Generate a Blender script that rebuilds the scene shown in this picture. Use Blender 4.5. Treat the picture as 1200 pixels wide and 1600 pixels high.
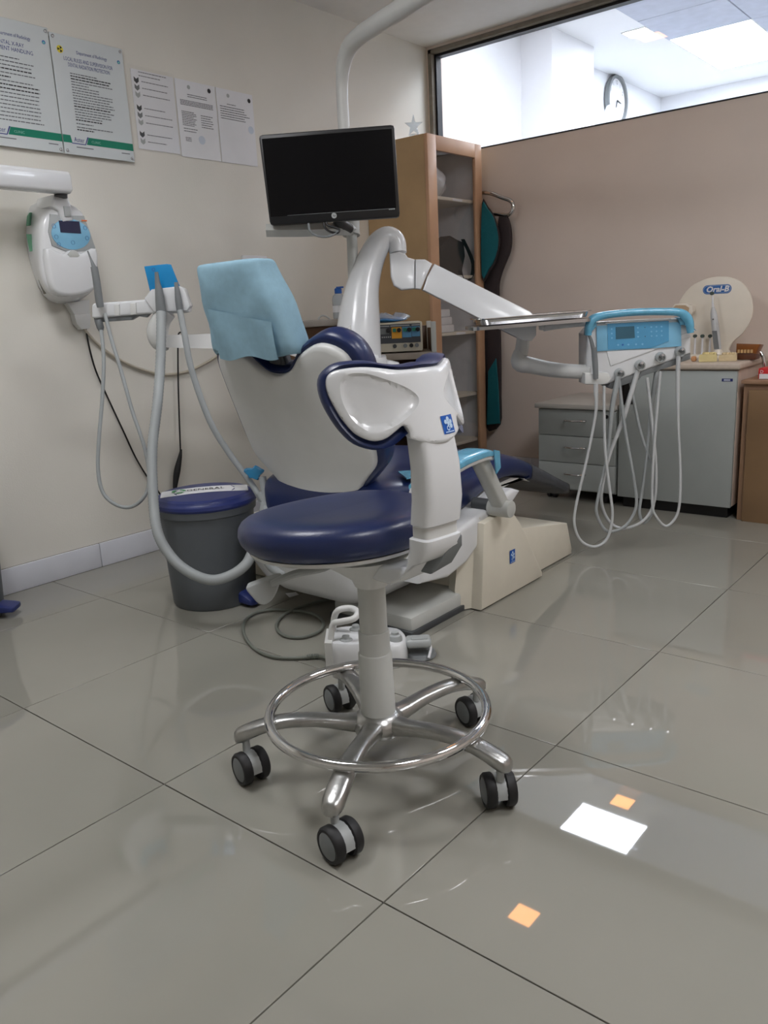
import bpy, bmesh, math, random
from mathutils import Vector as V, Matrix
from mathutils.geometry import delaunay_2d_cdt
random.seed(7)
for o in list(bpy.data.objects): bpy.data.objects.remove(o)
SC = bpy.context.scene
COL = SC.collection
rad = math.radians

# ------------------------------------------------------------------ camera
CAM = V((0.75657, -0.85095, 0.94198))
YAW, PIT, ROL, FPX = -0.697499, -0.241339, -0.0505156, 1260.77
_cy, _sy, _cp, _sp = math.cos(YAW), math.sin(YAW), math.cos(PIT), math.sin(PIT)
FWD = V((_sy*_cp, _cy*_cp, _sp)); _r = V((_cy, -_sy, 0)); _u = _r.cross(FWD)
RGT = _r*math.cos(ROL)+_u*math.sin(ROL); UPV = -_r*math.sin(ROL)+_u*math.cos(ROL)
cd = bpy.data.cameras.new('camera'); cam = bpy.data.objects.new('camera', cd); COL.objects.link(cam)
cd.sensor_fit = 'VERTICAL'; cd.sensor_height = 36.0; cd.lens = FPX*36/1600; cd.clip_start = .02
cam.matrix_world = Matrix(((RGT.x, UPV.x, -FWD.x, CAM.x), (RGT.y, UPV.y, -FWD.y, CAM.y), (RGT.z, UPV.z, -FWD.z, CAM.z), (0, 0, 0, 1)))
SC.camera = cam

# ------------------------------------------------------------------ world + exposure
w = bpy.data.worlds.new('world'); SC.world = w; w.use_nodes = True
w.node_tree.nodes['Background'].inputs[0].default_value = (.75, .8, .9, 1)
w.node_tree.nodes['Background'].inputs[1].default_value = .05
SC.view_settings.view_transform = 'Standard'; SC.view_settings.look = 'None'
SC.view_settings.gamma = 1.0; SC.view_settings.exposure = 0.0; SC.view_settings.use_curve_mapping = False
E_ADDED, E_BEYOND, E_WARM = 20.0, 38.0, 24.0      # strengths of the added LED panels here / in the next room / of the warm downlights

# ------------------------------------------------------------------ from a pixel to a point
def ray(x, y): return FWD + RGT*((x-600)/FPX) - UPV*((y-800)/FPX)
def P(x, y, t): return CAM + ray(x, y)*t                    # at depth t
def _pl(x, y, a, v):
    d = ray(x, y); return CAM + d*((v-CAM[a])/d[a])
def PX(x, y, v): return _pl(x, y, 0, v)                     # on the plane X = v
def PY(x, y, v): return _pl(x, y, 1, v)
def PZ(x, y, v=0.0): return _pl(x, y, 2, v)
def PN(x, y, o, n):                                         # on the plane through o with normal n
    d = ray(x, y); return CAM + d*((o-CAM).dot(n)/d.dot(n))
HU = V((_cy, -_sy, 0)); HN = V((-_sy, -_cy, 0))             # horizontal axes parallel to the view plane: right, towards the viewer

# ------------------------------------------------------------------ materials
def srgb(c):
    return tuple(((v/255)/12.92 if v/255 <= .04045 else ((v/255+.055)/1.055)**2.4) for v in c)
MATS = {}
def mat(name, col, rough=.5, metal=0., noise=.03, scale=14., bump=0., coat=0., emit=None, es=0., bscale=None, trans=0., spec=.5, alpha=1.):
    if name in MATS: return MATS[name]
    m = bpy.data.materials.new(name); m.use_nodes = True; nt = m.node_tree; b = nt.nodes['Principled BSDF']
    lin = srgb(col)
    tc = nt.nodes.new('ShaderNodeTexCoord'); nz = nt.nodes.new('ShaderNodeTexNoise')
    nz.inputs['Scale'].default_value = scale; nz.inputs['Detail'].default_value = 4
    nt.links.new(tc.outputs['Object'], nz.inputs['Vector'])
    rp = nt.nodes.new('ShaderNodeValToRGB')
    rp.color_ramp.elements[0].color = (*[max(0, v*(1-noise*2)) for v in lin], 1); rp.color_ramp.elements[0].position = .3
    rp.color_ramp.elements[1].color = (*[min(1, v*(1+noise*2)) for v in lin], 1); rp.color_ramp.elements[1].position = .7
    nt.links.new(nz.outputs['Fac'], rp.inputs['Fac']); nt.links.new(rp.outputs['Color'], b.inputs['Base Color'])
    b.inputs['Roughness'].default_value = rough; b.inputs['Metallic'].default_value = metal
    b.inputs['Coat Weight'].default_value = coat; b.inputs['Coat Roughness'].default_value = .08
    b.inputs['Transmission Weight'].default_value = trans; b.inputs['Specular IOR Level'].default_value = spec
    b.inputs['Alpha'].default_value = alpha
    if emit: b.inputs['Emission Color'].default_value = (*srgb(emit), 1); b.inputs['Emission Strength'].default_value = es
    if bump:
        n2 = nt.nodes.new('ShaderNodeTexNoise'); n2.inputs['Scale'].default_value = bscale or scale*6; n2.inputs['Detail'].default_value = 3
        nt.links.new(tc.outputs['Object'], n2.inputs['Vector'])
        bp = nt.nodes.new('ShaderNodeBump'); bp.inputs['Strength'].default_value = bump; bp.inputs['Distance'].default_value = .01
        nt.links.new(n2.outputs['Fac'], bp.inputs['Height']); nt.links.new(bp.outputs['Normal'], b.inputs['Normal'])
    MATS[name] = m; return m
def glassy(name, tint=(255, 255, 255), ref=.045, rough=.0):
    # a thin clear sheet: lets light straight through, mirrors a little more at grazing angles
    m = bpy.data.materials.new(name); m.use_nodes = True; nt = m.node_tree
    nt.nodes.remove(nt.nodes['Principled BSDF']); out = nt.nodes['Material Output']
    t = nt.nodes.new('ShaderNodeBsdfTransparent'); t.inputs[0].default_value = (*srgb(tint), 1)
    g = nt.nodes.new('ShaderNodeBsdfGlossy'); g.inputs['Roughness'].default_value = rough
    lw = nt.nodes.new('ShaderNodeLayerWeight'); lw.inputs[0].default_value = .5
    pw = nt.nodes.new('ShaderNodeMath'); pw.operation = 'POWER'; pw.inputs[1].default_value = 5; nt.links.new(lw.outputs['Facing'], pw.inputs[0])
    ma = nt.nodes.new('ShaderNodeMath'); ma.operation = 'MULTIPLY_ADD'; ma.inputs[1].default_value = .9; ma.inputs[2].default_value = ref; nt.links.new(pw.outputs[0], ma.inputs[0]); lw = ma
    mx = nt.nodes.new('ShaderNodeMixShader'); nt.links.new(lw.outputs[0], mx.inputs[0])
    nt.links.new(t.outputs[0], mx.inputs[1]); nt.links.new(g.outputs[0], mx.inputs[2]); nt.links.new(mx.outputs[0], out.inputs[0])
    MATS[name] = m; return m
def film(name, col, op=.5, rough=.15):
    # tinted cling film: part transparent, part glossy
    m = bpy.data.materials.new(name); m.use_nodes = True; nt = m.node_tree
    b = nt.nodes['Principled BSDF']; out = nt.nodes['Material Output']
    b.inputs['Base Color'].default_value = (*srgb(col), 1); b.inputs['Roughness'].default_value = rough
    tc = nt.nodes.new('ShaderNodeTexCoord'); n2 = nt.nodes.new('ShaderNodeTexNoise'); n2.inputs['Scale'].default_value = 45
    bp = nt.nodes.new('ShaderNodeBump'); bp.inputs['Strength'].default_value = .35; bp.inputs['Distance'].default_value = .01
    nt.links.new(tc.outputs['Object'], n2.inputs['Vector']); nt.links.new(n2.outputs['Fac'], bp.inputs['Height']); nt.links.new(bp.outputs['Normal'], b.inputs['Normal'])
    t = nt.nodes.new('ShaderNodeBsdfTransparent'); t.inputs[0].default_value = (*[.35+.65*v for v in srgb(col)], 1)
    mx = nt.nodes.new('ShaderNodeMixShader'); mx.inputs[0].default_value = op
    nt.links.new(t.outputs[0], mx.inputs[1]); nt.links.new(b.outputs[0], mx.inputs[2]); nt.links.new(mx.outputs[0], out.inputs[0])
    MATS[name] = m; return m

WALLC = mat('cream_wall_paint', (222, 219, 210), .75, noise=.015, scale=3, bump=.06, bscale=160)
WALLB = mat('beige_wall_paint', (224, 211, 201), .7, noise=.015, scale=3, bump=.05, bscale=160)
CEIL = mat('white_ceiling_paint', (225, 225, 224), .8, noise=.01)
WHITE = mat('white_plastic', (222, 224, 226), .27, noise=.008, coat=.3)
WHITEM = mat('matt_white_plastic', (214, 215, 213), .4, noise=.012)
CREAM = mat('cream_steel', (222, 216, 200), .38, noise=.015)
GREYW = mat('warm_light_grey_plastic', (190, 192, 188), .4, noise=.015)
LGREY = mat('light_grey_plastic', (168, 172, 172), .45)
MGREY = mat('mid_grey_plastic', (120, 124, 126), .5)
DGREY = mat('dark_grey_plastic', (66, 69, 72), .5)
BLACK = mat('black_plastic', (18, 18, 20), .4)
RUBBER = mat('black_rubber', (22, 22, 24), .55)
NAVY = mat('navy_vinyl', (22, 37, 82), .36, noise=.04, bump=.05, bscale=260, coat=.12)
NAVYP = mat('navy_hard_plastic', (38, 50, 108), .4, noise=.02)
ALU = mat('cast_aluminium', (178, 178, 176), .3, metal=1., noise=.06, scale=30, bump=.06, bscale=90)
CHROME = mat('chrome', (215, 215, 215), .08, metal=1., noise=.01)
STEEL = mat('brushed_steel', (185, 186, 188), .25, metal=1., noise=.03)
OAK = mat('oak_laminate', (182, 152, 112), .45, noise=.05, scale=5)
OAKD = mat('oak_door_frame', (196, 156, 124), .45, noise=.05, scale=5)
WOODB = mat('brown_wood_laminate', (136, 108, 78), .5, noise=.06, scale=5)
CABG = mat('grey_laminate', (164, 170, 168), .42, noise=.012)
PAPER = mat('white_paper', (226, 227, 230), .7, noise=.008)
BLUEP = mat('blue_tissue', (140, 176, 194), .85, noise=.03, scale=40, bump=.05, bscale=60)
HOSE = mat('grey_hose', (158, 163, 164), .5, noise=.02)
HOSEW = mat('pale_hose', (192, 195, 196), .45, noise=.02)
BLUEF = mat('blue_barrier_film', (100, 172, 204), .22, noise=.06, scale=25, bump=.25, bscale=60, coat=.4)
BLUEK = mat('pale_blue_keypad', (130, 190, 222), .35)
BLUED = mat('deep_blue_print', (30, 90, 170), .4)
EMBLEM = mat('emblem_blue', (14, 86, 176), .4)
INK = mat('navy_ink', (48, 58, 128), .7)
INKG = mat('grey_ink', (96, 98, 104), .7)
INKK = mat('black_ink', (40, 40, 44), .7)
GREEN = mat('green_print', (0, 122, 96), .6)
TEAL = mat('teal_apron_cloth', (0, 98, 108), .75, bump=.2)
BLACKC = mat('black_apron_cloth', (52, 44, 46), .8, bump=.2)
LCD = mat('lcd_dark', (44, 46, 74), .2)
GLASS = glassy('clear_glass')
CLEARF = film('clear_plastic_cover', (120, 122, 126), .45, .2)
CLEARW = film('clear_wrapping', (215, 222, 230), .4, .12)
BFILM = film('tinted_blue_film', (60, 160, 210), .62, .12)

# ------------------------------------------------------------------ mesh builder
def cat(pts, n, closed=False):
    """Catmull-Rom through pts (tuples of any length)"""
    out = []; N = len(pts)
    if n <= 1: return list(pts)
    g = (lambda i: pts[i % N]) if closed else (lambda i: pts[max(0, min(N-1, i))])
    for i in range(N if closed else N-1):
        a, b, c, d = g(i-1), g(i), g(i+1), g(i+2)
        for k in range(n):
            t = k/n
            out.append(tuple(.5*((2*q)+(-p+r)*t+(2*p-5*q+4*r-s)*t*t+(-p+3*q-3*r+s)*t**3) for p, q, r, s in zip(a, b, c, d)))
    if not closed: out.append(tuple(pts[-1]))
    return out
class B:
    def __init__(s): s.v = []; s.f = []
    def add(s, vs, fs):
        n = len(s.v); s.v += [V(p) for p in vs]; s.f += [tuple(n+i for i in f) for f in fs]; return s
    def bm(s, bm):
        bm.verts.index_update(); return s.add([v.co.copy() for v in bm.verts], [[v.index for v in f.verts] for f in bm.faces])
    def box(s, c, size, R=None, bev=0., seg=2):
        bm = bmesh.new(); bmesh.ops.create_cube(bm, size=1)
        bmesh.ops.scale(bm, vec=V(size), verts=bm.verts)
        if bev: bmesh.ops.bevel(bm, geom=bm.edges[:], offset=bev, segments=seg, affect='EDGES', profile=.5)
        M = Matrix.Translation(V(c)) @ (R.to_4x4() if R else Matrix.Identity(4))
        bmesh.ops.transform(bm, matrix=M, verts=bm.verts); s.bm(bm); bm.free(); return s
    def bb(s, x0, x1, y0, y1, z0, z1, bev=0., seg=2):
        return s.box(((x0+x1)/2, (y0+y1)/2, (z0+z1)/2), (x1-x0, y1-y0, z1-z0), None, bev, seg)
    def loft(s, rings, caps=True, closed=True):
        n = len(rings[0]); vs = [p for r in rings for p in r]; fs = []
        for i in range(len(rings)-1):
            for j in range(n if closed else n-1):
                a = i*n+j; b = i*n+(j+1) % n; fs.append((a, b, b+n, a+n))
        if caps and closed: fs.append(tuple(range(n))[::-1]); fs.append(tuple((len(rings)-1)*n+j for j in range(n)))
        return s.add(vs, fs)
    def tube(s, pts, r, seg=10, n=6, closed=False, caps=True, flat=None):
        rr = r if isinstance(r, (list, tuple)) else [r]*len(pts)
        q = cat([tuple(p)+(x,) for p, x in zip(pts, rr)], n, closed)
        ps = [V(a[:3]) for a in q]; rs = [a[3] for a in q]; N = len(ps)
        rings = []; prev = None
        for i in range(N):
            t = (ps[(i+1) % N]-ps[i-1]) if closed else (ps[min(i+1, N-1)]-ps[max(i-1, 0)])
            if t.length < 1e-9: t = V((0, 0, 1))
            t.normalize()
            if prev is None:
                a = V((0, 0, 1)) if abs(t.z) < .9 else V((1, 0, 0))
                x = t.cross(a).normalized()
            else:
                x = (prev-t*prev.dot(t))
                x = x.normalized() if x.length > 1e-6 else t.orthogonal().normalized()
            prev = x; y = t.cross(x)
            fx = flat or 1.
            rings.append([ps[i]+x*(rs[i]*math.cos(2*math.pi*k/seg))+y*(fx*rs[i]*math.sin(2*math.pi*k/seg)) for k in range(seg)])
        if closed: rings.append(rings[0])
        return s.loft(rings, caps and not closed)
    def cyl(s, p0, p1, r0, r1=None, seg=24, bev=0.):
        r1 = r0 if r1 is None else r1; p0, p1 = V(p0), V(p1); L = (p1-p0).length
        pr = [(r0, 0), (r1, L)] if not bev else [(r0-bev, 0), (r0-bev*.3, bev*.3), (r0, bev), (r1, L-bev), (r1-bev*.3, L-bev*.3), (r1-bev, L)]
        return s.lathe(pr, p0, seg, p1-p0)
    def lathe(s, prof, o, seg=32, axis=(0, 0, 1), caps=True):
        a = V(axis).normalized(); x = a.orthogonal().normalized(); y = a.cross(x); o = V(o)
        return s.loft([[o+a*z+x*(r*math.cos(2*math.pi*k/seg))+y*(r*math.sin(2*math.pi*k/seg)) for k in range(seg)] for r, z in prof], caps)
    def prism(s, pts, n, th, bev=0., seg=2, sm=1):
        """flat outline pts (towards n) with thickness th behind it, front rim rounded"""
        n = V(n).normalized()
        pts = [V(p) for p in (cat([tuple(p) for p in pts], sm, True) if sm > 1 else pts)]
        bm = bmesh.new(); vs = [bm.verts.new(p) for p in pts]; f = bm.faces.new(vs); f.normal_update()
        if f.normal.dot(n) < 0: f.normal_flip()
        r = bmesh.ops.extrude_face_region(bm, geom=[f])
        top = [g for g in r['geom'] if isinstance(g, bmesh.types.BMVert)]
        bmesh.ops.translate(bm, vec=-n*th, verts=top)
        bmesh.ops.recalc_face_normals(bm, faces=bm.faces[:])
        if bev:
            es = [e for e in bm.edges if all(abs(ff.normal.dot(n)) < .9 for ff in e.link_faces) is False]
            bmesh.ops.bevel(bm, geom=es, offset=bev, segments=seg, affect='EDGES', profile=.5, clamp_overlap=True)
        s.bm(bm); bm.free(); return s
    def sup(s, outline, c, prof, mp):
        """rings of an outline scaled about c; prof = [(scale, d)...]; mp(u, v, d) -> point"""
        rings = [[mp(c[0]+(u-c[0])*max(k, 1e-4), c[1]+(v-c[1])*max(k, 1e-4), d) for u, v in outline] for k, d in prof]
        return s.loft(rings, True)
    def quad(s, a, b, c, d): return s.add([a, b, c, d], [(0, 1, 2, 3)])
    def poly(s, pts): return s.add(pts, [tuple(range(len(pts)))])
    def mesh(s, name, m, ang=38, recalc=True):
        me = bpy.data.meshes.new(name); me.from_pydata(s.v, [], s.f)
        bm = bmesh.new(); bm.from_mesh(me)
        bmesh.ops.remove_doubles(bm, verts=bm.verts, dist=1e-6)
        if recalc: bmesh.ops.recalc_face_normals(bm, faces=bm.faces)
        bm.to_mesh(me); bm.free()
        me.polygons.foreach_set('use_smooth', [True]*len(me.polygons)); me.set_sharp_from_angle(angle=rad(ang))
        me.materials.append(m); return me
    def obj(s, name, m, parent=None, ang=38, recalc=True, **kw):
        vs = s.v
        if parent is None:
            lo = V([min(p[i] for p in vs) for i in range(3)]); hi = V([max(p[i] for p in vs) for i in range(3)])
            org = V(((lo.x+hi.x)/2, (lo.y+hi.y)/2, lo.z))
        else: org = worg(parent)
        s.v = [p-org for p in vs]
        o = bpy.data.objects.new(name, s.mesh(name, m, ang, recalc)); s.v = vs; COL.objects.link(o)
        if parent is None: o.location = org
        else: o.parent = parent
        for k, x in kw.items(): o[k] = x
        return o
def worg(o):
    p = V(o.location)
    while o.parent: o = o.parent; p = p+V(o.location)
    return p
def tag(o, label, category, group=None):
    o['label'] = label; o['category'] = category
    if group: o['group'] = group
    return o
def thing(name, label, category, loc, group=None):
    o = bpy.data.objects.new(name, None); COL.objects.link(o); o.location = loc; o.empty_display_size = .05
    return tag(o, label, category, group)
def dup(o, parent=None, loc=None):
    c = o.copy(); COL.objects.link(c); c.parent = parent
    if loc is not None: c.location = loc
    for ch in list(o.children): dup(ch, c)
    return c
def text(body, size, o, xd, yd, m, parent, name='lettering', align='LEFT', width=None, bold=0., shear=0.):
    cu = bpy.data.curves.new('t', 'FONT'); cu.body = body; cu.size = size; cu.align_x = align; cu.offset = bold; cu.shear = shear
    cu.resolution_u = 2
    ob = bpy.data.objects.new('t', cu); COL.objects.link(ob); bpy.context.view_layer.update()
    me = bpy.data.meshes.new_from_object(ob.evaluated_get(bpy.context.evaluated_depsgraph_get()))
    bpy.data.objects.remove(ob)
    xs = [v.co.x for v in me.vertices]; k = 1.
    if width and xs and max(xs) > min(xs): k = width/(max(xs)-min(xs))
    xd, yd, o = V(xd).normalized(), V(yd).normalized(), V(o)
    vs = [o+xd*(v.co.x*k)+yd*v.co.y for v in me.vertices]; fs = [tuple(p.vertices) for p in me.polygons]
    b = B(); b.add(vs, fs); return b.obj(name, m, parent, recalc=False)
def circ(o, a, b, r, n=24, r2=None): return [V(o)+V(a)*(r*math.cos(2*math.pi*k/n))+V(b)*((r2 or r)*math.sin(2*math.pi*k/n)) for k in range(n)]
def rrect(hw, hh, r, n=5):
    out = []
    for cx, cy, a0 in ((hw-r, hh-r, 0), (-hw+r, hh-r, 90), (-hw+r, -hh+r, 180), (hw-r, -hh+r, 270)):
        for k in range(n+1):
            a = rad(a0+90*k/n); out.append((cx+r*math.cos(a), cy+r*math.sin(a)))
    return out
def struct(o): o['kind'] = 'structure'; return o
# ================================================================== THE ROOM
LW, YW, CZ = -2.155, 3.19, 2.36           # left wall, back wall, ceiling
XR, YB = 2.4, -2.6                        # right wall, wall behind the viewer
fl = struct(B().bb(LW, XR, YB, YW, -.06, -.004).obj('floor', mat('dark_joint', (38, 36, 32), .8)))
TILE = mat('polished_porcelain', (146, 144, 135), .022, noise=.02, scale=2.2, spec=.75)
T = .6
tile_me = {}
for i in range(math.floor(YB/T), math.ceil(YW/T)):
    for j in range(math.floor(LW/T), math.ceil(XR/T)):
        x0, x1 = max(j*T, LW), min(j*T+T, XR); y0, y1 = max(i*T, YB), min(i*T+T, YW)
        if x1-x0 < .02 or y1-y0 < .02: continue
        g = .0012; key = (round(x1-x0, 3), round(y1-y0, 3))
        if key not in tile_me:
            hx, hy = (x1-x0)/2-g, (y1-y0)/2-g
            tile_me[key] = B().box((0, 0, -.005), (2*hx, 2*hy, .01), None, .0007, 1).mesh('tile', TILE)
        o = bpy.data.objects.new('tile', tile_me[key]); COL.objects.link(o); o.parent = fl
        o.location = V(((x0+x1)/2, (y0+y1)/2, 0))-V(fl.location)
wl = struct(B().bb(LW-.1, LW, YB-.1, YW+.1, -.06, 2.95).obj('wall_left', WALLC))
wb = B(); WX0, WZ0, WZ1 = -2.12, 1.787, 2.325
wb.bb(LW, XR, YW, YW+.1, -.06, WZ0).bb(LW, WX0, YW, YW+.1, WZ0, WZ1).bb(LW, XR, YW, YW+.1, WZ1, 2.95).bb(2.2, XR, YW, YW+.1, WZ0, WZ1)
struct(wb.obj('wall_back', WALLB))
struct(B().bb(XR, XR+.1, YB-.1, YW+.1, -.06, 2.95).obj('wall_right', WALLB))
struct(B().bb(LW, XR, YB-.1, YB, -.06, 2.95).obj('wall_front', WALLC))
struct(B().bb(LW, XR, YB, YW, CZ, CZ+.1).obj('ceiling', CEIL))
# skirting: tiles 0.6 long, 0.098 high
SK = mat('white_skirting_tile', (214, 216, 224), .3, noise=.01)
bl = struct(B().bb(LW, LW+.004, YB, YW, 0, .098).obj('baseboard_left', mat('skirting_joint', (120, 116, 108), .7)))
y = .815-.6*6
while y < YW:
    a, b = max(y, YB)+.001, min(y+.6, YW)-.001
    if b > a: B().bb(LW+.004, LW+.014, a, b, .0005, .098, .003).obj('skirting_tile', SK, bl)
    y += .6
bk = struct(B().bb(LW, XR, YW-.004, YW, 0, .098).obj('baseboard_back', mat('skirting_joint', (120, 116, 108), .7)))
x = -2.1
while x < XR:
    B().bb(max(x, LW)+.001, min(x+.6, XR)-.001, YW-.014, YW-.004, .0005, .098, .003).obj('skirting_tile', SK, bk); x += .6
# glazed strip above the partition
wn = struct(B().bb(WX0, 2.2, YW+.055, YW+.061, WZ0, WZ1).obj('window_1', GLASS))
fr = B(); seal = mat('grey_sealant', (128, 122, 112), .8, noise=.06, bump=.4)
for (a, b, c, d) in ((WX0-.022, WX0+.004, WZ0, WZ1+.02), (WX0-.022, 2.2, WZ1-.004, WZ1+.02)):
    fr.bb(a, b, YW-.008, YW+.05, c, d, .004)
fr.obj('window_reveal', seal, wn)
gk = B()
gk.bb(WX0+.004, WX0+.016, YW+.02, YW+.066, WZ0, WZ1).bb(WX0+.004, 2.2, YW+.02, YW+.066, WZ1-.018, WZ1-.004).bb(WX0+.004, 2.2, YW-.004, YW+.066, WZ0, WZ0+.006)
gk.obj('window_frame', mat('black_gasket', (16, 17, 24), .5), wn)
# the next room, seen through the glass
NX0, NX1, NY1, NZ = -2.53, 2.4, 7.6, 2.85
WN = mat('white_wall_paint', (236, 238, 242), .7, noise=.006)
struct(B().bb(NX0-.1, NX0, YW+.1, NY1+.1, -.06, NZ+.1).obj('wall_beyond_left', WN))
struct(B().bb(NX0, NX1, NY1, NY1+.1, -.06, NZ+.1).obj('wall_beyond_far', WN))
struct(B().bb(NX1, NX1+.1, YW+.1, NY1+.1, -.06, NZ+.1).obj('wall_beyond_right', WN))
struct(B().bb(NX0, NX1, YW+.1, NY1, -.06, 0).obj('floor_beyond', TILE))
struct(B().bb(NX0, LW, YW+.02, YW+.1, -.06, NZ+.1).obj('wall_beyond_return', WN))
cl = struct(B().bb(NX0, NX1, YW+.1, NY1, NZ, NZ+.1).obj('ceiling_beyond', WN))
struct(B().bb(NX0, -2.28, 4.89, 5.57, 0, NZ).obj('trim_column', WN))
CT = mat('ceiling_tile', (186, 192, 208), .8)
lit = [(-1.8, 3.72), (-1.8, 5.83), (-1.8, 6.43), (.0, 4.63), (.6, 5.83)]  # the last two are unseen panels, added for the light they give
def led_panel(x0, y0, z, s, name, label, group, strength, col=(236, 244, 255)):
    t = thing(name, label, 'ceiling light', (x0+s/2, y0+s/2, z), group)
    f = B()
    for a, b, c, d in ((0, s, 0, .012), (0, s, s-.012, s), (0, .012, .012, s-.012), (s-.012, s, .012, s-.012)):
        f.bb(x0+a, x0+b, y0+c, y0+d, z-.008, z)
    f.obj('frame', WHITEM, t)
    B().bb(x0+.012, x0+s-.012, y0+.012, y0+s-.012, z-.005, z-.001).obj('diffuser', mat('led_diffuser_'+str(strength), (240, 244, 255), .5, emit=col, es=strength), t)
    return t
for i in range(6):
    for j in range(7):
        x0 = -1.8+.6*j; y0 = 5.83-.6*4+.6*i
        if y0 < YW+.12 or y0+.6 > NY1: continue
        if any(abs(x0-a) < .3 and abs(y0-b) < .35 for a, b in lit): continue
        B().bb(x0+.004, x0+.596, y0+.004, y0+.596, NZ-.012, NZ, .002, 1).obj('ceiling_tile', CT, cl)
for k, (a, b) in enumerate(lit[1:]):
    led_panel(a, b, NZ, .6, 'panel_light', ('nearer of the two glowing LED ceiling panels seen through the glass', 'farther of the two glowing LED ceiling panels seen through the glass', 'LED ceiling panel beyond the partition, out of view, nearer the glass', 'LED ceiling panel beyond the partition, out of view, farther from the glass')[k], 'LED panels beyond the glass', E_BEYOND)
led_panel(-1.72, 3.76, NZ, .58, 'panel_light', 'LED ceiling panel just behind the glass strip, mirrored in the floor', None, E_BEYOND)
def downlight(cx, cy, z, s, label, strength, col):
    t = thing('downlight', label, 'ceiling light', (cx, cy, z))
    h = s/2; f = B()
    for a, b, c, d in ((-h, h, -h, -h+.01), (-h, h, h-.01, h), (-h, -h+.01, -h+.01, h-.01), (h-.01, h, -h+.01, h-.01)):
        f.bb(cx+a, cx+b, cy+c, cy+d, z-.006, z)
    f.obj('trim_ring', WHITEM, t)
    B().bb(cx-h+.01, cx+h-.01, cy-h+.01, cy+h-.01, z-.004, z-.001).obj('lens', mat('downlight_lens_'+label[:12], (255, 220, 180), .5, emit=col, es=strength), t)
downlight(-1.9, 5.5, NZ, .19, 'small square white ceiling downlight beyond the glass', E_BEYOND, (245, 245, 255))
downlight(-1.47, 4.52, NZ, .17, 'warm square downlight beyond the glass, nearest the partition', E_WARM*.5, (255, 170, 95))
downlight(-1.19, 2.51, CZ, .155, 'warm square downlight in the surgery ceiling', E_WARM, (255, 178, 96))
led_panel(-1.3, -.35, CZ, .6, 'panel_light', 'LED ceiling panel over the surgery, nearer the wall with the posters', 'LED panels of the surgery', E_ADDED, (252, 252, 255))  # invented panel outside the view, gives the room its general light
led_panel(.9, -.35, CZ, .6, 'panel_light', 'LED ceiling panel over the surgery, farther from the wall with the posters', 'LED panels of the surgery', E_ADDED, (252, 252, 255))  # second made-up panel out of view, also for general room light
led_panel(.55, 1.2, CZ, .6, 'panel_light', 'LED ceiling panel over the surgery, nearest the partition', 'LED panels of the surgery', E_ADDED, (252, 252, 255))  # unseen panel added to brighten the partition and the cabinet fronts
# wall clock in the next room
ck = thing('wall_clock', 'round white wall clock with grey rim beyond the glass', 'clock', (NX0+.03, 6.55, 2.2))
cc = PX(965, 157, NX0+.04); RZ = V((0, 0, 1)); RY = V((0, 1, 0))
B().lathe([(.2, -.03), (.205, -.02), (.205, .01), (.18, .01), (.178, -.005), (.176, -.03)], cc, 40, (1, 0, 0)).obj('rim', MGREY, ck)
B().prism(circ(cc-V((.012, 0, 0)), RY, RZ, .177, 40), (1, 0, 0), .02).obj('dial', PAPER, ck)
for nm, a, L in (('hour_hand', 100, .08), ('minute_hand', 200, .125)):
    d = RY*math.sin(rad(a))+RZ*math.cos(rad(a)); q = V((1, 0, 0)).cross(d)
    B().prism([cc-q*.006, cc+d*L-q*.003, cc+d*L+q*.003, cc+q*.006], (1, 0, 0), .004).obj(nm, INKK, ck)
for k in (12, 1, 2, 3, 4, 5, 6, 7, 8, 9, 10, 11):
    a = rad(30*k); p = cc+V((-.011, 0, 0))+RY*(.145*math.sin(a))+RZ*(.145*math.cos(a)-.012)
    text(str(k), .045, p, RY, RZ, INKK, ck, 'numeral', 'CENTER')
# bright white rounded shape under the clock
wsh = thing('white_ornament', 'bright white rounded two-lobed object below the clock beyond the glass', 'ornament', PX(945, 190, -2.35)-V((0, 0, .3)))
for nm, q, r, h in (('lobe', (954, 183), .055, .19), ('lobe', (938, 186), .042, .15)):
    c0 = PX(q[0], q[1], -2.32)
    B().lathe([(r*.3, -.32), (r*.5, -.1), (r*.9, -.02), (r, h*.3), (r*.95, h*.5), (r*.6, h*.72), (.01, h*.78)], c0-V((0, 0, .05)), 20).obj(nm, WHITE, wsh)
B().bb(NX0+.005, NX0+.3, PX(953, 182, -2.32).y-.3, PX(953, 182, -2.32).y+.2, PX(945, 190, -2.35).z-.38, PX(945, 190, -2.35).z-.35).obj('bracket_shelf', WHITEM, wsh)
# ================================================================== OPERATOR STOOL
SO = V((-.257, .307, 0)); AL = rad(-8)
SE = V((math.cos(AL), math.sin(AL), 0)); ST = V((-math.sin(AL), math.cos(AL), 0)); Z3 = V((0, 0, 1))
st = thing('operator_stool', 'navy-cushioned operator stool with white back shell on a five-star wheeled base', 'stool', SO)
def SL(b, s, z): return SO+SE*b+ST*s+Z3*z
B().lathe([(.0001, .088), (.03, .088), (.05, .094), (.056, .108), (.052, .124), (.042, .134), (.036, .138)], SO, 32).obj('hub', ALU, st)
def sq(hw, hh, n=16, p=2.6):
    o = []
    for k in range(n):
        a = 2*math.pi*k/n; c, s = math.cos(a), math.sin(a)
        o.append((hw*math.copysign(abs(c)**(2/p), c), hh*math.copysign(abs(s)**(2/p), s)))
    return o
CA = [255, 250, 250, 255, 228]; LA = [4.9, 76.9, 148.9, 220.9, 292.9]; AX = [228, 250, 250, 256, 258]
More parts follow.
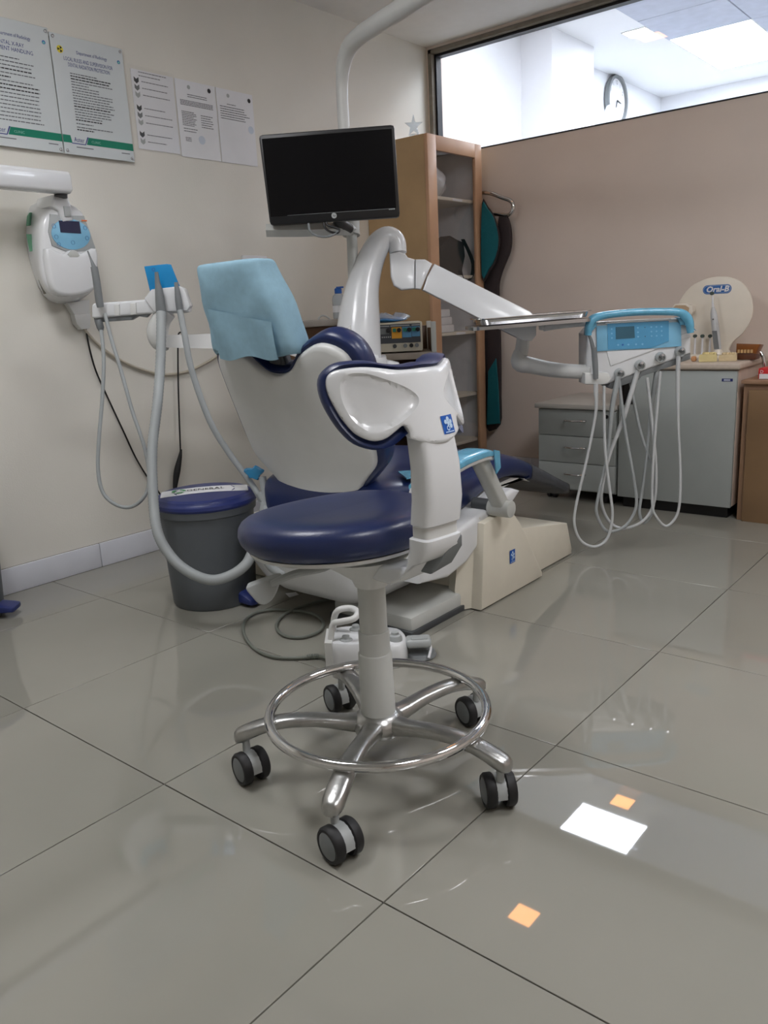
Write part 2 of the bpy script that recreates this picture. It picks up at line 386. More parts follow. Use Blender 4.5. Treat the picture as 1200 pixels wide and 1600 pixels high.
for k in range(5):
    a = rad(LA[k]); d = V((math.cos(a), math.sin(a), 0)); q = Z3.cross(d)
    sec = [(.03, .112, .026, .020), (.07, .116, .021, .016), (.12, .124, .019, .0135), (.18, .127, .02, .0125), (.225, .122, .021, .013), (.26, .112, .0215, .0145), (.283, .103, .0205, .016), (.297, .0985, .016, .014), (.303, .097, .008, .009)]
    sec = cat(sec, 4)
    B().loft([[SO+d*r+q*u+Z3*(z+v) for u, v in sq(hw, hh)] for r, z, hw, hh in sec]).obj('leg', ALU, st)
    e = SO+d*.281
    ax = V((math.cos(rad(AX[k])), math.sin(rad(AX[k])), 0)); tr = Z3.cross(ax)
    wc = e+tr*.014*(1 if k in (3, 4) else -1)+Z3*.0346
    b = B().cyl(e+Z3*.062, e+Z3*.098, .008, seg=14)
    hood = [wc-ax*.0115+(tr*math.cos(t)+Z3*math.sin(t))*.0318 for t in [rad(x) for x in range(-10, 191, 20)]]
    b.prism(hood+[wc-ax*.0115-Z3*.008], -ax, .023)
    ca = b.obj('caster', LGREY, st)
    for sgn in (-1, 1):
        c0 = wc+ax*(sgn*.0195)
        B().lathe([(.012, -.0105), (.031, -.0105), (.0345, -.007), (.0345, .006), (.031, .0105), (.0262, .0105), (.0262, .007), (.012, .007)], c0, 32, ax*sgn).obj('wheel', RUBBER, ca)
        B().lathe([(.0001, .0115), (.0225, .0115), (.0258, .0095), (.0258, .005)], c0, 32, ax*sgn).obj('wheel_disc', MGREY, ca)
N = 64
B().tube([SO+V((.226*math.cos(2*math.pi*k/N), .226*math.sin(2*math.pi*k/N), .1425)) for k in range(N)], .0105, 12, 1, True).obj('foot_ring', CHROME, st)
for nm, prof in (('column_sleeve', [(.0365, .125), (.0365, .13), (.0348, .268), (.0335, .27), (.0325, .271)]), ('column_sleeve', [(.0322, .25), (.0318, .316), (.0305, .318), (.029, .318)]), ('column', [(.0283, .3), (.0283, .425)])):
    B().lathe(prof, SO, 32).obj(nm, GREYW, st)
# seat: round, waterfall front (towards -SE)
def seat_map(u, v, d):
    dip = -.020*max(0, -u/.2)**2+.008*max(0, u/.2)
    return SL(u-.09, v, .523+d+dip)
ring = [(.205*math.cos(2*math.pi*k/48), .208*math.sin(2*math.pi*k/48)) for k in range(48)]
prof = [(0, -.034), (.6, -.034), (.86, -.031), (.93, -.025), (.98, -.012), (1, .003), (.99, .018), (.955, .029), (.90, .036), (.82, .040), (.7, .0405), (.55, .038), (.3, .035), (0, .034)]
B().sup(ring, (0, 0), prof, seat_map).obj('seat', NAVY, st, ang=60)
B().sup(ring, (0, 0), [(0, -.05), (.5, -.05), (.8, -.044), (.9, -.036), (.9, -.03), (0, -.03)], seat_map).obj('seat_pan', WHITEM, st)
fun = []
for z, r, off in ((.415, .033, 0), (.43, .038, -.002), (.452, .066, -.01), (.478, .105, -.03)):
    fun.append([SL(off+r*math.cos(2*math.pi*k/32), r*math.sin(2*math.pi*k/32), z) for k in range(32)])
B().loft(fun).obj('seat_carrier', WHITEM, st)
# adjusting paddle
lev = B().tube([SL(-.06, -.06, .462), P(505, 888, 1.55), P(460, 897, 1.56), P(425, 912, 1.57)], [.009, .011, .012, .011], 10, 5, flat=.6)
lev.prism([P(*q, 1.57) for q in ((384, 921), (392, 915), (425, 904), (437, 903), (436, 915), (428, 934), (416, 945), (404, 944), (394, 934))], HN, .03, .006, 3, sm=3)
lev.obj('lever', LGREY, st)
# back post and bracket
def post(name, rows, m):
    B().loft([[SL(b+x*nb, 0, z)+ST*y+Z3*(x*nz) for x, y in sq(dp, hw, 28, 5)] for b, z, dp, hw, nb, nz in rows]).obj(name, m, st)
post('back_post', [(.184, .572, .022, .041, 1, 0), (.186, .576, .026, .046, 1, 0), (.192, .62, .027, .046, 1, .05), (.190, .68, .026, .044, 1, .1), (.18, .735, .024, .042, 1, .1)], WHITE)
post('back_post_sleeve', [(.184, .545, .022, .042, 1, 0), (.184, .574, .022, .042, 1, 0)], WHITEM)
post('back_bracket', [(.184, .552, .022, .043, 1, 0), (.184, .549, .027, .048, 1, 0), (.183, .53, .027, .048, 1, .05), (.170, .500, .027, .046, .92, .38), (.142, .476, .025, .043, .7, .7), (.10, .462, .022, .037, .35, .93), (.05, .457, .018, .032, 0, 1), (.01, .457, .014, .026, 0, 1)], WHITE)
B().prism([SL(.212, .042, .545), SL(.212, .042, .525), SL(.196, .03, .492), SL(.176, -.005, .474), SL(.196, .0, .5), SL(.208, .015, .53)], SE, .03, .003).obj('bracket_insert', MGREY, st)
# back shell: bow-tie sheet bent about the sitter, two scooped dishes
def back_map(s, z, d):
    b = .205-3.8*s*s-.3*(z-.75)
    nb = V((1, 0, 0)); t = 7.6*s; n = V((1, t, 0)).normalized()
    return SL(b, s, z)+(SE*n.x+ST*n.y)*d
half = [(0, .8475), (-.035, .847), (-.058, .848), (-.09, .854), (-.113, .856), (-.134, .854), (-.147, .849), (-.154, .838), (-.156, .819), (-.153, .796), (-.147, .771), (-.137, .748), (-.125, .737), (-.113, .733), (-.098, .736), (-.081, .747), (-.067, .755), (-.062, .745), (-.06, .732), (-.03, .722), (0, .719)]
full = half+[(-s, z) for s, z in half[-2:0:-1]]
outline = cat(full, 4, True)
dish = cat([(-.139, .825), (-.135, .838), (-.125, .8455), (-.115, .847), (-.101, .8445), (-.08, .835), (-.053, .821), (-.036, .808), (-.031, .797), (-.039, .784), (-.062, .767), (-.084, .755), (-.107, .749), (-.122, .754), (-.134, .772), (-.14, .799)], 3, True)
dish2 = [(-s, z) for s, z in dish[::-1]]
def inside(p, poly):
    c = False; n = len(poly)
    for i in range(n):
        (x1, y1), (x2, y2) = poly[i-1], poly[i]
        if (y1 > p[1]) != (y2 > p[1]) and p[0] < (x2-x1)*(p[1]-y1)/(y2-y1)+x1: c = not c
    return c
def edist(p, poly):
    m = 9.; n = len(poly)
    for i in range(n):
        (x1, y1), (x2, y2) = poly[i-1], poly[i]; dx, dy = x2-x1, y2-y1
        t = max(0, min(1, ((p[0]-x1)*dx+(p[1]-y1)*dy)/(dx*dx+dy*dy+1e-12)))
        m = min(m, math.hypot(p[0]-x1-t*dx, p[1]-y1-t*dy))
    return m
pts = list(outline); nO = len(pts); edges = [(i, (i+1) % nO) for i in range(nO)]
for dd in (dish, dish2):
    n0 = len(pts); pts += dd; edges += [(n0+i, n0+(i+1) % len(dd)) for i in range(len(dd))]
g = .006
for i in range(-27, 28):
    for j in range(0, 26):
        p = (i*g+(.5*g if j % 2 else 0), .715+j*g)
        if not inside(p, outline) or edist(p, outline) < .0028 or edist(p, dish) < .002 or edist(p, dish2) < .002: continue
        pts.append(p)
for r_ in (.0018, .0045):      # rings for the rounded rim
    for i in range(nO):
        a, b, c = V(outline[i-1]), V(outline[i]), V(outline[(i+1) % nO]); t = (c-a).normalized(); q = V((-t.y, t.x)); p = b+q*r_
        if not inside(p, outline): p = b-q*r_
        if inside(p, outline) and edist(p, dish) > .001 and edist(p, dish2) > .001: pts.append(tuple(p))
r = delaunay_2d_cdt([V(p) for p in pts], edges, [], 0, 1e-6)
vs2, fs2 = r[0], r[2]
vs, idx = [], {}
def dep(p):
    p = tuple(p); e = edist(p, outline); d = 0.
    if e < .008: t = 1-e/.008; d -= .008*(1-math.sqrt(max(0, 1-t*t)))
    for dd in (dish, dish2):
        if inside(p, dd):
            q = min(1, edist(p, dd)/.028); d -= .0045*min(1, edist(p, dd)/.003)+.0035*(q*q*(3-2*q))
    return d
V3 = [back_map(p[0], p[1], dep(p)) for p in vs2]
ff = []
for f in fs2:
    c = (sum(vs2[i][0] for i in f)/len(f), sum(vs2[i][1] for i in f)/len(f))
    if inside(c, outline): ff.append(tuple(f))
bs = B(); bs.add(V3, ff)
O = [V3[0]]  # rim wall
rim0 = [back_map(s, z, -.008) for s, z in outline]; rim1 = [back_map(s*.985, (z-.79)*.985+.79, -.03) for s, z in outline]
bs.loft([rim0, rim1], False); bs.poly(rim1[::-1])
bsh = bs.obj('back_shell', WHITE, st, ang=30)
# navy cushion behind the shell, proud of it all round
ch = [(0, .857), (-.04, .855), (-.07, .858), (-.1, .865), (-.135, .865), (-.154, .856), (-.166, .838), (-.169, .81), (-.165, .78), (-.156, .75), (-.143, .728), (-.122, .717), (-.104, .717), (-.088, .724), (-.068, .738), (-.05, .748), (-.02, .752), (0, .753)]
cf = cat(ch+[(-s, z) for s, z in ch[-2:0:-1]], 3, True)
def cush(s, z, d): return back_map(s, z, d)
B().sup(cf, (0, .8), [(0, -.06), (.6, -.06), (.88, -.056), (.96, -.047), (1, -.033), (.995, -.02), (.97, -.010), (.94, -.006), (.9, -.012), (.5, -.02), (0, -.02)], cush).obj('back_cushion', NAVY, st, ang=60)
# blue emblem sticker with a pale petal mark
def sticker(parent, mp, w_, h_):
    """mp(u, v, d): u right, v up in metres"""
    e = B().add([mp(u, v, .0012) for v in (-h_/2, 0, h_/2) for u in (-w_/2, 0, w_/2)], [(0, 1, 4, 3), (1, 2, 5, 4), (3, 4, 7, 6), (4, 5, 8, 7)]).obj('emblem', EMBLEM, parent, recalc=False)
    b = B()
    for u, v, rr in ((0, .3, .13), (-.22, .16, .12), (.22, .14, .12), (0, .06, .12), (.2, -.1, .13), (-.06, -.06, .04)):
        b.poly([mp((u+rr*math.cos(2*math.pi*k/12))*w_, (v*h_+rr*w_*math.sin(2*math.pi*k/12)), .0022) for k in range(12)])
    for k in range(14):
        a0, a1 = 2*math.pi*k/14, 2*math.pi*(k+1)/14
        b.quad(*[mp((-.08+rr*math.cos(a))*w_, -.2*h_+rr*w_*math.sin(a), .0022) for rr, a in ((.08, a0), (.14, a0), (.14, a1), (.08, a1))])
    b.quad(*[mp(u*w_, v*h_, .0022) for u, v in ((-.38, -.43), (.38, -.43), (.38, -.38), (-.38, -.38))])
    b.obj('petal_mark', mat('pale_print', (190, 215, 240), .5), e if e.parent is None or e.parent.parent is None else parent, recalc=False)
sticker(st, lambda u, v, d: back_map(.0205+u, .749+v, d), .032, .031)
# ================================================================== DENTAL CHAIR (axis along +Y, feet away from the viewer)
XC = -.955
dc = thing('dental_chair', 'low reclining dental chair with white shell, navy cushions and clear-covered foot end', 'dental chair', (XC, 1.3, 0))
# base
B().bb(-.95, -.635, .91, 1.3, .004, .062, .012, 2).obj('base_plate', GREYW, dc)
B().bb(-.96, -.628, .9, 1.3, 0, .02, .003).obj('base_foot', DGREY, dc)
def taper(b, x0, x1, side):
    """closed body from a side outline (y, z), x inset growing with height"""
    n = len(side); L = [V((x0, y, z)) for y, z in side]; R = [V((x1, y, z)) for y, z in side]
    b.loft([L, R]); return b
sidep = [(1.20, .004), (1.60, .004), (1.60, .02), (1.45, .235), (1.40, .285), (1.36, .30), (1.225, .285)]
b = B(); n = [V((-1, 0, 0)), V((1, 0, 0))]
b.prism([V((-.575, y, z)) for y, z in sidep], (1, 0, 0), .66, .006, 2); 
bc = b.obj('base_cover', CREAM, dc)
B().prism([V((-.6, 1.225, .004)), V((-.64, 1.16, .004)), V((-.65, 1.16, .07)), V((-.65, 1.2, .26)), V((-.6, 1.24, .30))], V((.8, -.5, .1)), .05).obj('base_corner', CREAM, dc)
B().prism([V((-.61, y, z)) for y, z in ((1.5, .004), (1.9, .004), (1.9, .025), (1.86, .135), (1.5, .2))], (1, 0, 0), .64, .006).obj('base_front', CREAM, dc)
sticker(dc, lambda u, v, d: V((-.574+d, 1.39+u, .135+v-.0*u)), .034, .045)
# carriage under the seat
car = [(.92, .17), (1.06, .15), (1.16, .17), (1.27, .228), (1.36, .265), (1.44, .3), (1.5, .335), (1.45, .352), (1.26, .31), (1.0, .262), (.92, .255)]
B().prism([V((-.60, y, z)) for y, z in car], (1, 0, 0), .72, .014, 3).obj('seat_carriage', WHITE, dc)
ro = rrect(.285, .235, .13, 6)
B().sup(ro, (0, 0), [(0, .085), (.5, .085), (.68, .1), (.84, .14), (.94, .19), (.99, .24), (1, .29), (.96, .32), (0, .32)], lambda u, v, d: V((XC+u, .985+v, d))).obj('rear_pod', WHITE, dc, ang=60)
B().prism([V((-.70, y, z)) for y, z in ((1.35, .27), (1.5, .32), (1.66, .335), (1.74, .31), (1.7, .33), (1.6, .352), (1.4, .34))], (1, 0, 0), .5, .006).obj('leg_support', WHITEM, dc)
# seat + leg cushion
def cush_loft(rows, name, m, parent, rim=.03):
    rings = []
    for y, zt, zb, hw, yy in rows:
        h = (zt-zb)/2; rings.append([V((XC+u, y+yy*v/h*.5 if h else y, (zt+zb)/2+v)) for u, v in sq(hw, h, 28, 4.5)])
    return B().loft(rings).obj(name, m, parent, ang=50)
seat = [(.86, .40, .30, .2, 0), (.88, .455, .27, .245, 0), (.95, .468, .262, .272, 0), (1.05, .455, .262, .285, 0), (1.15, .437, .275, .287, 0), (1.28, .432, .30, .287, 0), (1.4, .445, .335, .286, 0), (1.48, .456, .352, .285, 0), (1.56, .448, .353, .284, 0), (1.64, .425, .345, .28, 0), (1.72, .39, .32, .275, 0)]
cush_loft([q[:5] for q in cat(seat, 4)], 'seat_cushion', NAVY, dc)
leg = [(1.70, .398, .318, .275, 0), (1.80, .358, .285, .27, 0), (1.92, .305, .245, .262, 0), (2.02, .264, .208, .252, 0), (2.09, .24, .188, .235, 0), (2.12, .225, .192, .2, 0)]
cush_loft([q[:5] for q in cat(leg, 4)], 'leg_cushion', NAVY, dc)
fc = [(y, zt+.004, zb-.004, hw+.005, q) for y, zt, zb, hw, q in leg]; fc[0] = (1.715, .398, .31, .28, 0); fc[-1] = (2.13, .224, .2, .2, 0)
cush_loft([q[:5] for q in cat(fc, 4)], 'foot_cover', CLEARF, dc)
# backrest: bent about the patient, leaning back
KB, Y0B, TLB = .35, .86, .35
def bk_map(s, z, d):
    n = V((2*KB*s, -1, -TLB)).normalized()
    return V((XC+s, Y0B-(z-.45)*TLB+KB*s*s, z))+n*d
def mir(h): return h+[(-s, z) for s, z in h[-2:0:-1]]
hw = [(0, .783), (.035, .788), (.066, .803), (.092, .824), (.114, .842), (.163, .863), (.202, .867), (.244, .852), (.268, .822), (.272, .76), (.268, .66), (.262, .56), (.250, .517), (.218, .485), (.18, .446), (.15, .40), (.13, .34), (.12, .29), (0, .28)]
B().sup(cat(mir(hw), 3, True), (0, .58), [(0, -.04), (.9, -.04), (.985, -.035), (1, -.02), (.992, -.008), (.975, -.002), (.94, .001), (.8, .003), (.5, .004), (0, .004)], bk_map).obj('backrest_shell', WHITEM, dc, ang=60)
hn = [(0, .80), (.045, .806), (.075, .828), (.1, .85), (.134, .870), (.184, .889), (.225, .892), (.274, .870), (.303, .827), (.308, .76), (.304, .66), (.298, .575), (.284, .525), (.24, .48), (.19, .435), (.16, .39), (.14, .33), (.13, .28), (0, .27)]
B().sup(cat(mir(hn), 3, True), (0, .58), [(0, -.13), (.7, -.125), (.9, -.11), (.97, -.09), (1, -.06), (1, -.04), (.985, -.022), (.96, -.016), (.9, -.02), (0, -.03)], bk_map).obj('backrest_cushion', NAVY, dc, ang=60)
# headrest
hb = bk_map(0, .80, 0)
B().tube([bk_map(0, .74, -.06), bk_map(0, .84, -.055), V((XC-.03, .745, .93))], [.02, .02, .02], 4, 1, flat=.4).box(bk_map(-.02, .80, -.045), (.065, .016, .12), Matrix.Rotation(rad(19), 3, 'X'), .003).obj('headrest_bar', DGREY, dc)
hr = rrect(.115, .045, .04, 5)
B().sup(hr, (0, 0), [(0, .845), (.85, .845), (.97, .86), (1, .89), (1, .99), (.98, 1.07), (.9, 1.09), (0, 1.095)], lambda u, v, d: V((XC-.058+u*(1+.25*(1.05-d)), .735+v-(d-.95)*.2, d))).obj('headrest', NAVY, dc, ang=60)
# armrest on the near side
ar = B().cyl(V((-.66, 1.30, .325)), V((-.585, 1.30, .325)), .022, seg=20); ar.obj('armrest_pivot', DGREY, dc)
arm = B().cyl(V((-.60, 1.30, .322)), V((-.52, 1.30, .322)), .028, seg=28, bev=.005)
rows = [(1.30, .33, .024, .022), (1.25, .40, .024, .022), (1.19, .485, .025, .022), (1.165, .515, .026, .02)]
arm.loft([[V((-.56+u, y, z))+V((0, .8, .6))*v for u, v in sq(hw_, hh, 16, 4)] for y, z, hw_, hh in rows])
arm.obj('armrest_arm', GREYW, dc)
def pad(rows, grow=0.):
    return [[V((-.56+u, y, z+v)) for u, v in sq(hw_+grow, hh+grow, 20, 3.5)] for y, z, hw_, hh in cat(rows, 3)]
padr = [(.86, .45, .02, .008), (.88, .458, .036, .013), (.95, .485, .04, .015), (1.05, .506, .042, .015), (1.15, .512, .042, .015), (1.19, .508, .04, .013), (1.215, .5, .03, .009)]
B().loft(pad(padr)).obj('armrest_pad', WHITEM, dc)
B().loft(pad([(y, z+.010, h+.001, q-.004) for y, z, h, q in padr[1:]], .003)).prism([V((-.512, 1.19, .53)), V((-.512, 1.22, .522)), V((-.512, 1.225, .47)), V((-.512, 1.2, .455))], (1, 0, 0), .004).obj('barrier_film', BLUEF, dc)
B().prism([V((-.70, 1.0, .463)), V((-.69, 1.1, .46)), V((-.74, 1.13, .462)), V((-.78, 1.06, .466))], (0, 0, 1), .004).obj('barrier_film', BLUEF, dc)

# ------------------------------------------------------------------ paper cover over the headrest
hc = thing('headrest_cover', 'pale blue tissue cover draped over the headrest', 'paper cover', (XC-.05, .72, .80))
def wr(p, a=.004): return a*(math.sin(p.x*31+p.z*17)+math.sin(p.z*43-p.x*23+1.3)+.6*math.sin(p.x*71+p.z*59))/2
rings = []
rows = [(.846, .157, .052, -.055), (.856, .163, .056, -.052), (.875, .166, .058, -.05), (.92, .160, .06, -.05), (.98, .150, .06, -.055), (1.04, .138, .058, -.062), (1.078, .130, .054, -.068), (1.093, .126, .048, -.07), (1.099, .117, .036, -.07), (1.101, .08, .015, -.07)]
for z, hx, hy, ox in cat(rows, 3):
    rg = []
    for u, v in sq(hx, hy, 44, 4.5):
        p = V((XC+ox+u, .72+v-(z-.95)*.2, z)); k = wr(p, .0035)
        rg.append(p+V((u, v*2, 0)).normalized()*k+V((0, 0, .006*math.sin(u*40) if z < .86 else 0)))
    rings.append(rg)
b = B().loft(rings, False); b.poly(rings[-1]); b.obj('tissue', BLUEP, hc, ang=70)
fl_rows = []
for k in range(15):
    row = []
    for i in range(28):
        a = i/27; x = XC-.155+.245*a; z0 = .838-.006*math.sin(a*9); z1 = .978-.045*a; z = z0+(z1-z0)*k/14
        row.append(V((x, .72-.064-(z-.95)*.2-.004*math.sin(math.pi*(1-k/14)*.5)+.0025*math.sin(x*37+z*21), z)))
    fl_rows.append(row)
bf = B().loft(fl_rows, False, False); bf.loft([[p+V((0, .003, 0)) for p in r_] for r_ in fl_rows], False, False)
bf.obj('folded_flap', BLUEP, hc, ang=70)
# ================================================================== TREATMENT UNIT: column, delivery arm, lamp pole
DU = 3.15
uo = P(560, 560, DU); uo.z = 0
tu = thing('treatment_unit', 'white treatment unit column with arched delivery arm and lamp pole', 'dental unit', uo)
def pp(lst, t): return [P(x, y, t) for x, y in lst]
B().loft([[V((uo.x, uo.y, z))+HU*(u*k)-HN*(v*k) for u, v in rrect(.12, .13, .05, 5)] for z, k in ((0, 1), (.55, 1), (.72, .98), (.78, .9))]).obj('pedestal', WHITE, tu)
B().bb(-1.62, -1.17, 1.07, 1.75, 0, .21, .012, 2).obj('floor_box', CREAM, tu)
B().tube([P(560, 640, DU), P(559, 560, DU), P(561, 500, DU), P(566, 452, DU), P(576, 415, DU), P(590, 384, DU), P(605, 371, DU), P(618, 377, DU), P(622, 396, DU)], [.098, .092, .082, .066, .055, .048, .042, .038, .034], 28, 6).obj('arched_column', WHITE, tu, ang=60)
B().prism(pp([(510, 532), (548, 508), (556, 560), (520, 590)], DU-.09), HN, .1, .006).obj('side_flap', WHITEM, tu)
B().prism(pp([(577, 552), (592, 556), (592, 586), (577, 586)], DU-.1), HN, .12, .004).prism(pp([(600, 562), (624, 568), (624, 582), (600, 584)], DU-.06), HN, .1, .004).obj('service_drawer', WHITE, tu)
B().prism(pp([(609, 396), (624, 393), (634, 397), (637, 402), (648, 405), (648, 451), (628, 453), (616, 446), (611, 432)], DU-.05), HN, .1, .008, 3).obj('shoulder_joint', WHITE, tu)
B().prism(pp([(649, 405), (664, 405), (676, 412), (668, 428), (658, 452), (649, 451)], DU-.054), HN, .092, .008, 2).obj('arm_collar', WHITE, tu)
B().prism(pp([(679, 412), (829, 487), (839, 498), (838, 524), (831, 533), (818, 532), (661, 453), (668, 432)], DU-.05), HN, .09, .005, 2).obj('delivery_arm', WHITE, tu, ang=25)
e0, e1 = P(818, 528, DU-.02), P(814, 556, DU-.02)
B().cyl(e0, e1, .026, seg=24).tube([P(812, 548, DU-.02), P(812, 566, DU-.02), P(830, 571, DU-.03), P(860, 577, 3.08), P(890, 580, 3.02), P(925, 581, 2.97)], [.022, .034, .031, .029, .027, .026], 20, 5, flat=1.).obj('forearm', WHITEM, tu)
B().cyl(P(848, 515, DU-.1), P(847, 493, DU-.1), .014, seg=20, bev=.003).tube([P(850, 513, DU-.1), P(880, 508, 3.0), P(925, 504, 2.95)], .012, 10, 3).obj('tray_bracket', WHITEM, tu)
pole = [(553, 470, 3.15), (551, 400, 3.15), (549, 360, 3.15), (546, 310, 3.15), (541, 250, 3.14)]
B().tube([P(*q) for q in pole], .021, 20, 4).obj('lamp_pole', GREYW, tu)
la = [(543, 270, 3.14), (537, 195, 3.12), (534.5, 140, 3.1), (536, 105, 3.06), (545, 75, 3.0), (562, 56, 2.92), (590, 37, 2.8), (640, 5, 2.62), (720, -48, 2.4), (810, -110, 2.2)]
B().tube([P(*q) for q in la], [.0225, .0225, .023, .0265, .03, .0305, .031, .031, .031, .03], 24, 6).obj('lamp_arm', WHITEM, tu, ang=60)
B().tube([P(551, 358, 3.13), P(520, 358, 3.0), P(470, 360, 2.96), P(416, 360, 2.95)], .019, 4, 3, flat=1.2).cyl(P(548, 345, 3.15), P(549, 368, 3.15), .034).obj('monitor_bracket', GREYW, tu)

# ------------------------------------------------------------------ monitor
MD = 2.86; mc = P(515, 275, MD)
mo = thing('monitor', 'black flat-screen monitor tilted on the unit arm, switched off', 'monitor', P(515, 345, MD))
cor = [PN(x, y, mc, HN) for x, y in ((404, 211), (616, 194.5), (625, 339), (422, 352))]
MU = (cor[1]-cor[0]).normalized(); MV = (cor[0]-cor[3]).normalized(); MN = MU.cross(MV).normalized()
if MN.dot(HN) < 0: MN = -MN
def rc(cs, r):
    out = []
    for i in range(4):
        a, b, c = cs[i-1], cs[i], cs[(i+1) % 4]
        p, q = b+(a-b).normalized()*r, b+(c-b).normalized()*r
        out += [p, p*.25+b*.5+q*.25, q]
    return out
B().prism(rc(cor, .012), MN, .035, .004, 2).obj('housing', BLACK, mo)
B().prism([PN(x, y, mc+MN*.001, HN) for x, y in ((409, 217), (612, 201), (619, 325), (423, 339))], MN, .0008).obj('screen', mat('screen_off', (7, 7, 10), .2, noise=.01, spec=.25), mo)
B().prism([PN(x, y, mc+MN*.0016, HN) for x, y in ((449, 336.4), (617, 325.2), (617, 325.9), (449, 336.9))], MN, .0004).obj('bezel_line', MGREY, mo)
lg = PN(522, 337, mc, HN)+MN*.002
B().prism(circ(lg, MU, MV, .0095), MN, .0008).obj('badge', LGREY, mo)
text('hp', .011, lg-MU*.0052-MV*.003+MN*.0004, MU, MV, BLACK, mo, 'lettering', shear=.25)
for x, y in ((608.5, 327.2), (611, 327), (613.5, 326.8), (616, 326.6)):
    B().prism(circ(PN(x, y, mc, HN)+MN*.002, MU, MV, .0022, 8), MN, .0004).obj('model_mark', LGREY, mo)
for q, m_, r_ in (([(482, 349), (484, 360), (494, 368), (510, 370), (523, 366), (529, 360)], MGREY, .004), ([(506, 348), (508, 356), (516, 362), (527, 364), (530, 359), (524, 356), (512, 352), (510, 347)], BLACK, .004)):
    B().tube([P(x, y, MD+.04) for x, y in q], r_, 8, 4).obj('monitor_cable', m_, mo)
B().box(P(517, 290, MD+.07), (.1, .07, .1), None, .01).tube([P(517, 300, MD+.08), P(525, 340, MD+.1), P(545, 357, 3.1)], .02, 10, 4).obj('mount', BLACK, mo)

# ------------------------------------------------------------------ instrument tray
tc = P(826, 497, 2.98); tc.z += .004
tr = thing('instrument_tray', 'shiny steel instrument tray seen edge-on beside the delivery arm', 'tray', tc)
to = rrect(.205, .14, .035, 6)
tm = lambda u, v, d: tc+HU*u-HN*v+V((0, 0, d+.03*u))
B().sup(to, (0, 0), [(0, -.012), (.86, -.012), (.9, -.010), (.93, .006), (1, .009), (1, .006), (.95, .003), (.915, -.014), (0, -.016)], tm).obj('dish', CHROME, tr)
B().sup(rrect(.21, .15, .03, 5), (0, 0), [(0, -.03), (1, -.03), (1, -.018), (0, -.018)], lambda u, v, d: tm(u-.012, v, d)).obj('tray_holder', STEEL, tr)

# ------------------------------------------------------------------ delivery console
CD = 2.95; co = P(1000, 560, CD)
cs = thing('delivery_console', 'white and blue-filmed delivery console with four grey instrument hoses', 'dental console', P(1000, 600, CD))
def cp(lst, off=0.): return [PN(x, y, co+HN*off, HN) for x, y in lst]
B().prism(cp([(917, 522), (932, 503), (1064, 497), (1077, 508), (1080, 522), (1080, 552), (956, 598), (948, 601), (917, 601)]), HN, .13, .01, 3).obj('body', WHITE, cs)
B().prism(cp([(948, 548), (1016, 544), (1079, 517), (1079, 526), (954, 572)], .004), HN, .006, .002).obj('face_panel', WHITE, cs)
B().prism(cp([(950, 604), (956, 608), (998, 594), (1003, 588), (1060, 569), (1064, 566), (1079, 561), (1079, 551), (954, 598)], -.006), HN, .12, .003).obj('under_tray', MGREY, cs)
B().prism(cp([(932, 509), (1064, 503), (1065, 541), (1013, 545), (933, 549)], .0065), HN, .003, .001).obj('barrier_film', BLUEK, cs)
kp = B().prism(cp([(949, 506), (1045, 501.5), (1045, 533), (1016, 544), (950, 546)], .0085), HN, .002).obj('keypad', mat('blue_keypad', (84, 156, 198), .3), cs)
B().prism(cp([(962, 511), (991, 509.5), (992, 528), (962.5, 530)], .0098), HN, .0012).obj('display', mat('grey_blue_lcd', (54, 98, 118), .25), kp)
for x in (956, 997, 1008, 1018, 1026, 1034):
    for y in (512, 519, 526):
        if x == 1008 and y == 519: continue
        B().prism(circ(PN(x+ (y-519)*.03, y-(x-1000)*.05, co+HN*.0098, HN), HU, Z3, .003 if x != 1008 else .0018, 10), HN, .001).obj('key', DGREY if x == 1008 else BLUEK, kp)
for x in (966, 973, 982, 994, 1004): B().prism(circ(PN(x, 538.5-(x-980)*.03, co+HN*.0098, HN), HU, Z3, .0034, 10), HN, .001).obj('key', BLUED if x == 973 else BLUEK, kp)
B().prism(cp([(934, 503), (1049, 497), (1049, 500), (946, 506), (946, 504), (934, 506)], .012), HN, .012, .002).obj('top_ledge', WHITE, cs)
B().tube([p for p in cp([(919, 524), (920, 511), (925, 500), (938, 494), (965, 490), (1000, 487.5), (1035, 487), (1060, 488), (1071, 494), (1077, 504), (1079, 520)], .03)], [.012, .015, .016, .014, .013, .013, .013, .014, .017, .016, .012], 14, 5).obj('handle', BLUEF, cs)
B().prism(cp([(1061, 496), (1074, 492), (1080, 505), (1078, 508), (1064, 508)], .02), HN, .05, .004).obj('handle_bracket', BLUEF, cs)
B().prism(cp([(918, 512), (932, 500), (933, 509), (922, 522), (917, 524)], .02), HN, .05, .004).obj('handle_bracket', BLUEF, cs)
B().prism(cp([(1078, 505), (1088, 517), (1079, 512)], .02), HN, .001).obj('film_corner', BFILM, cs)
B().prism(cp([(914, 583), (922, 582), (928, 586), (936, 582), (951, 583), (955, 592), (950, 599), (941, 601), (914, 600)], .03), HN, .06, .004).obj('syringe_holder', WHITEM, cs)
B().tube(cp([(919, 521), (923, 530), (927, 545)], .035), [.005, .006, .008], 10, 3).tube(cp([(928, 543), (930, 570), (931, 592)], .036), [.010, .0105, .009], 12, 2).obj('air_syringe', MGREY, cs)
B().prism(cp([(975, 598), (989, 592), (989, 632), (976, 633)], -.05), HN, .05, .004).obj('swivel_post', BLACK, cs)
CPL = [(967, 583), (999, 570), (1031, 557.5), (1061.5, 548.5)]
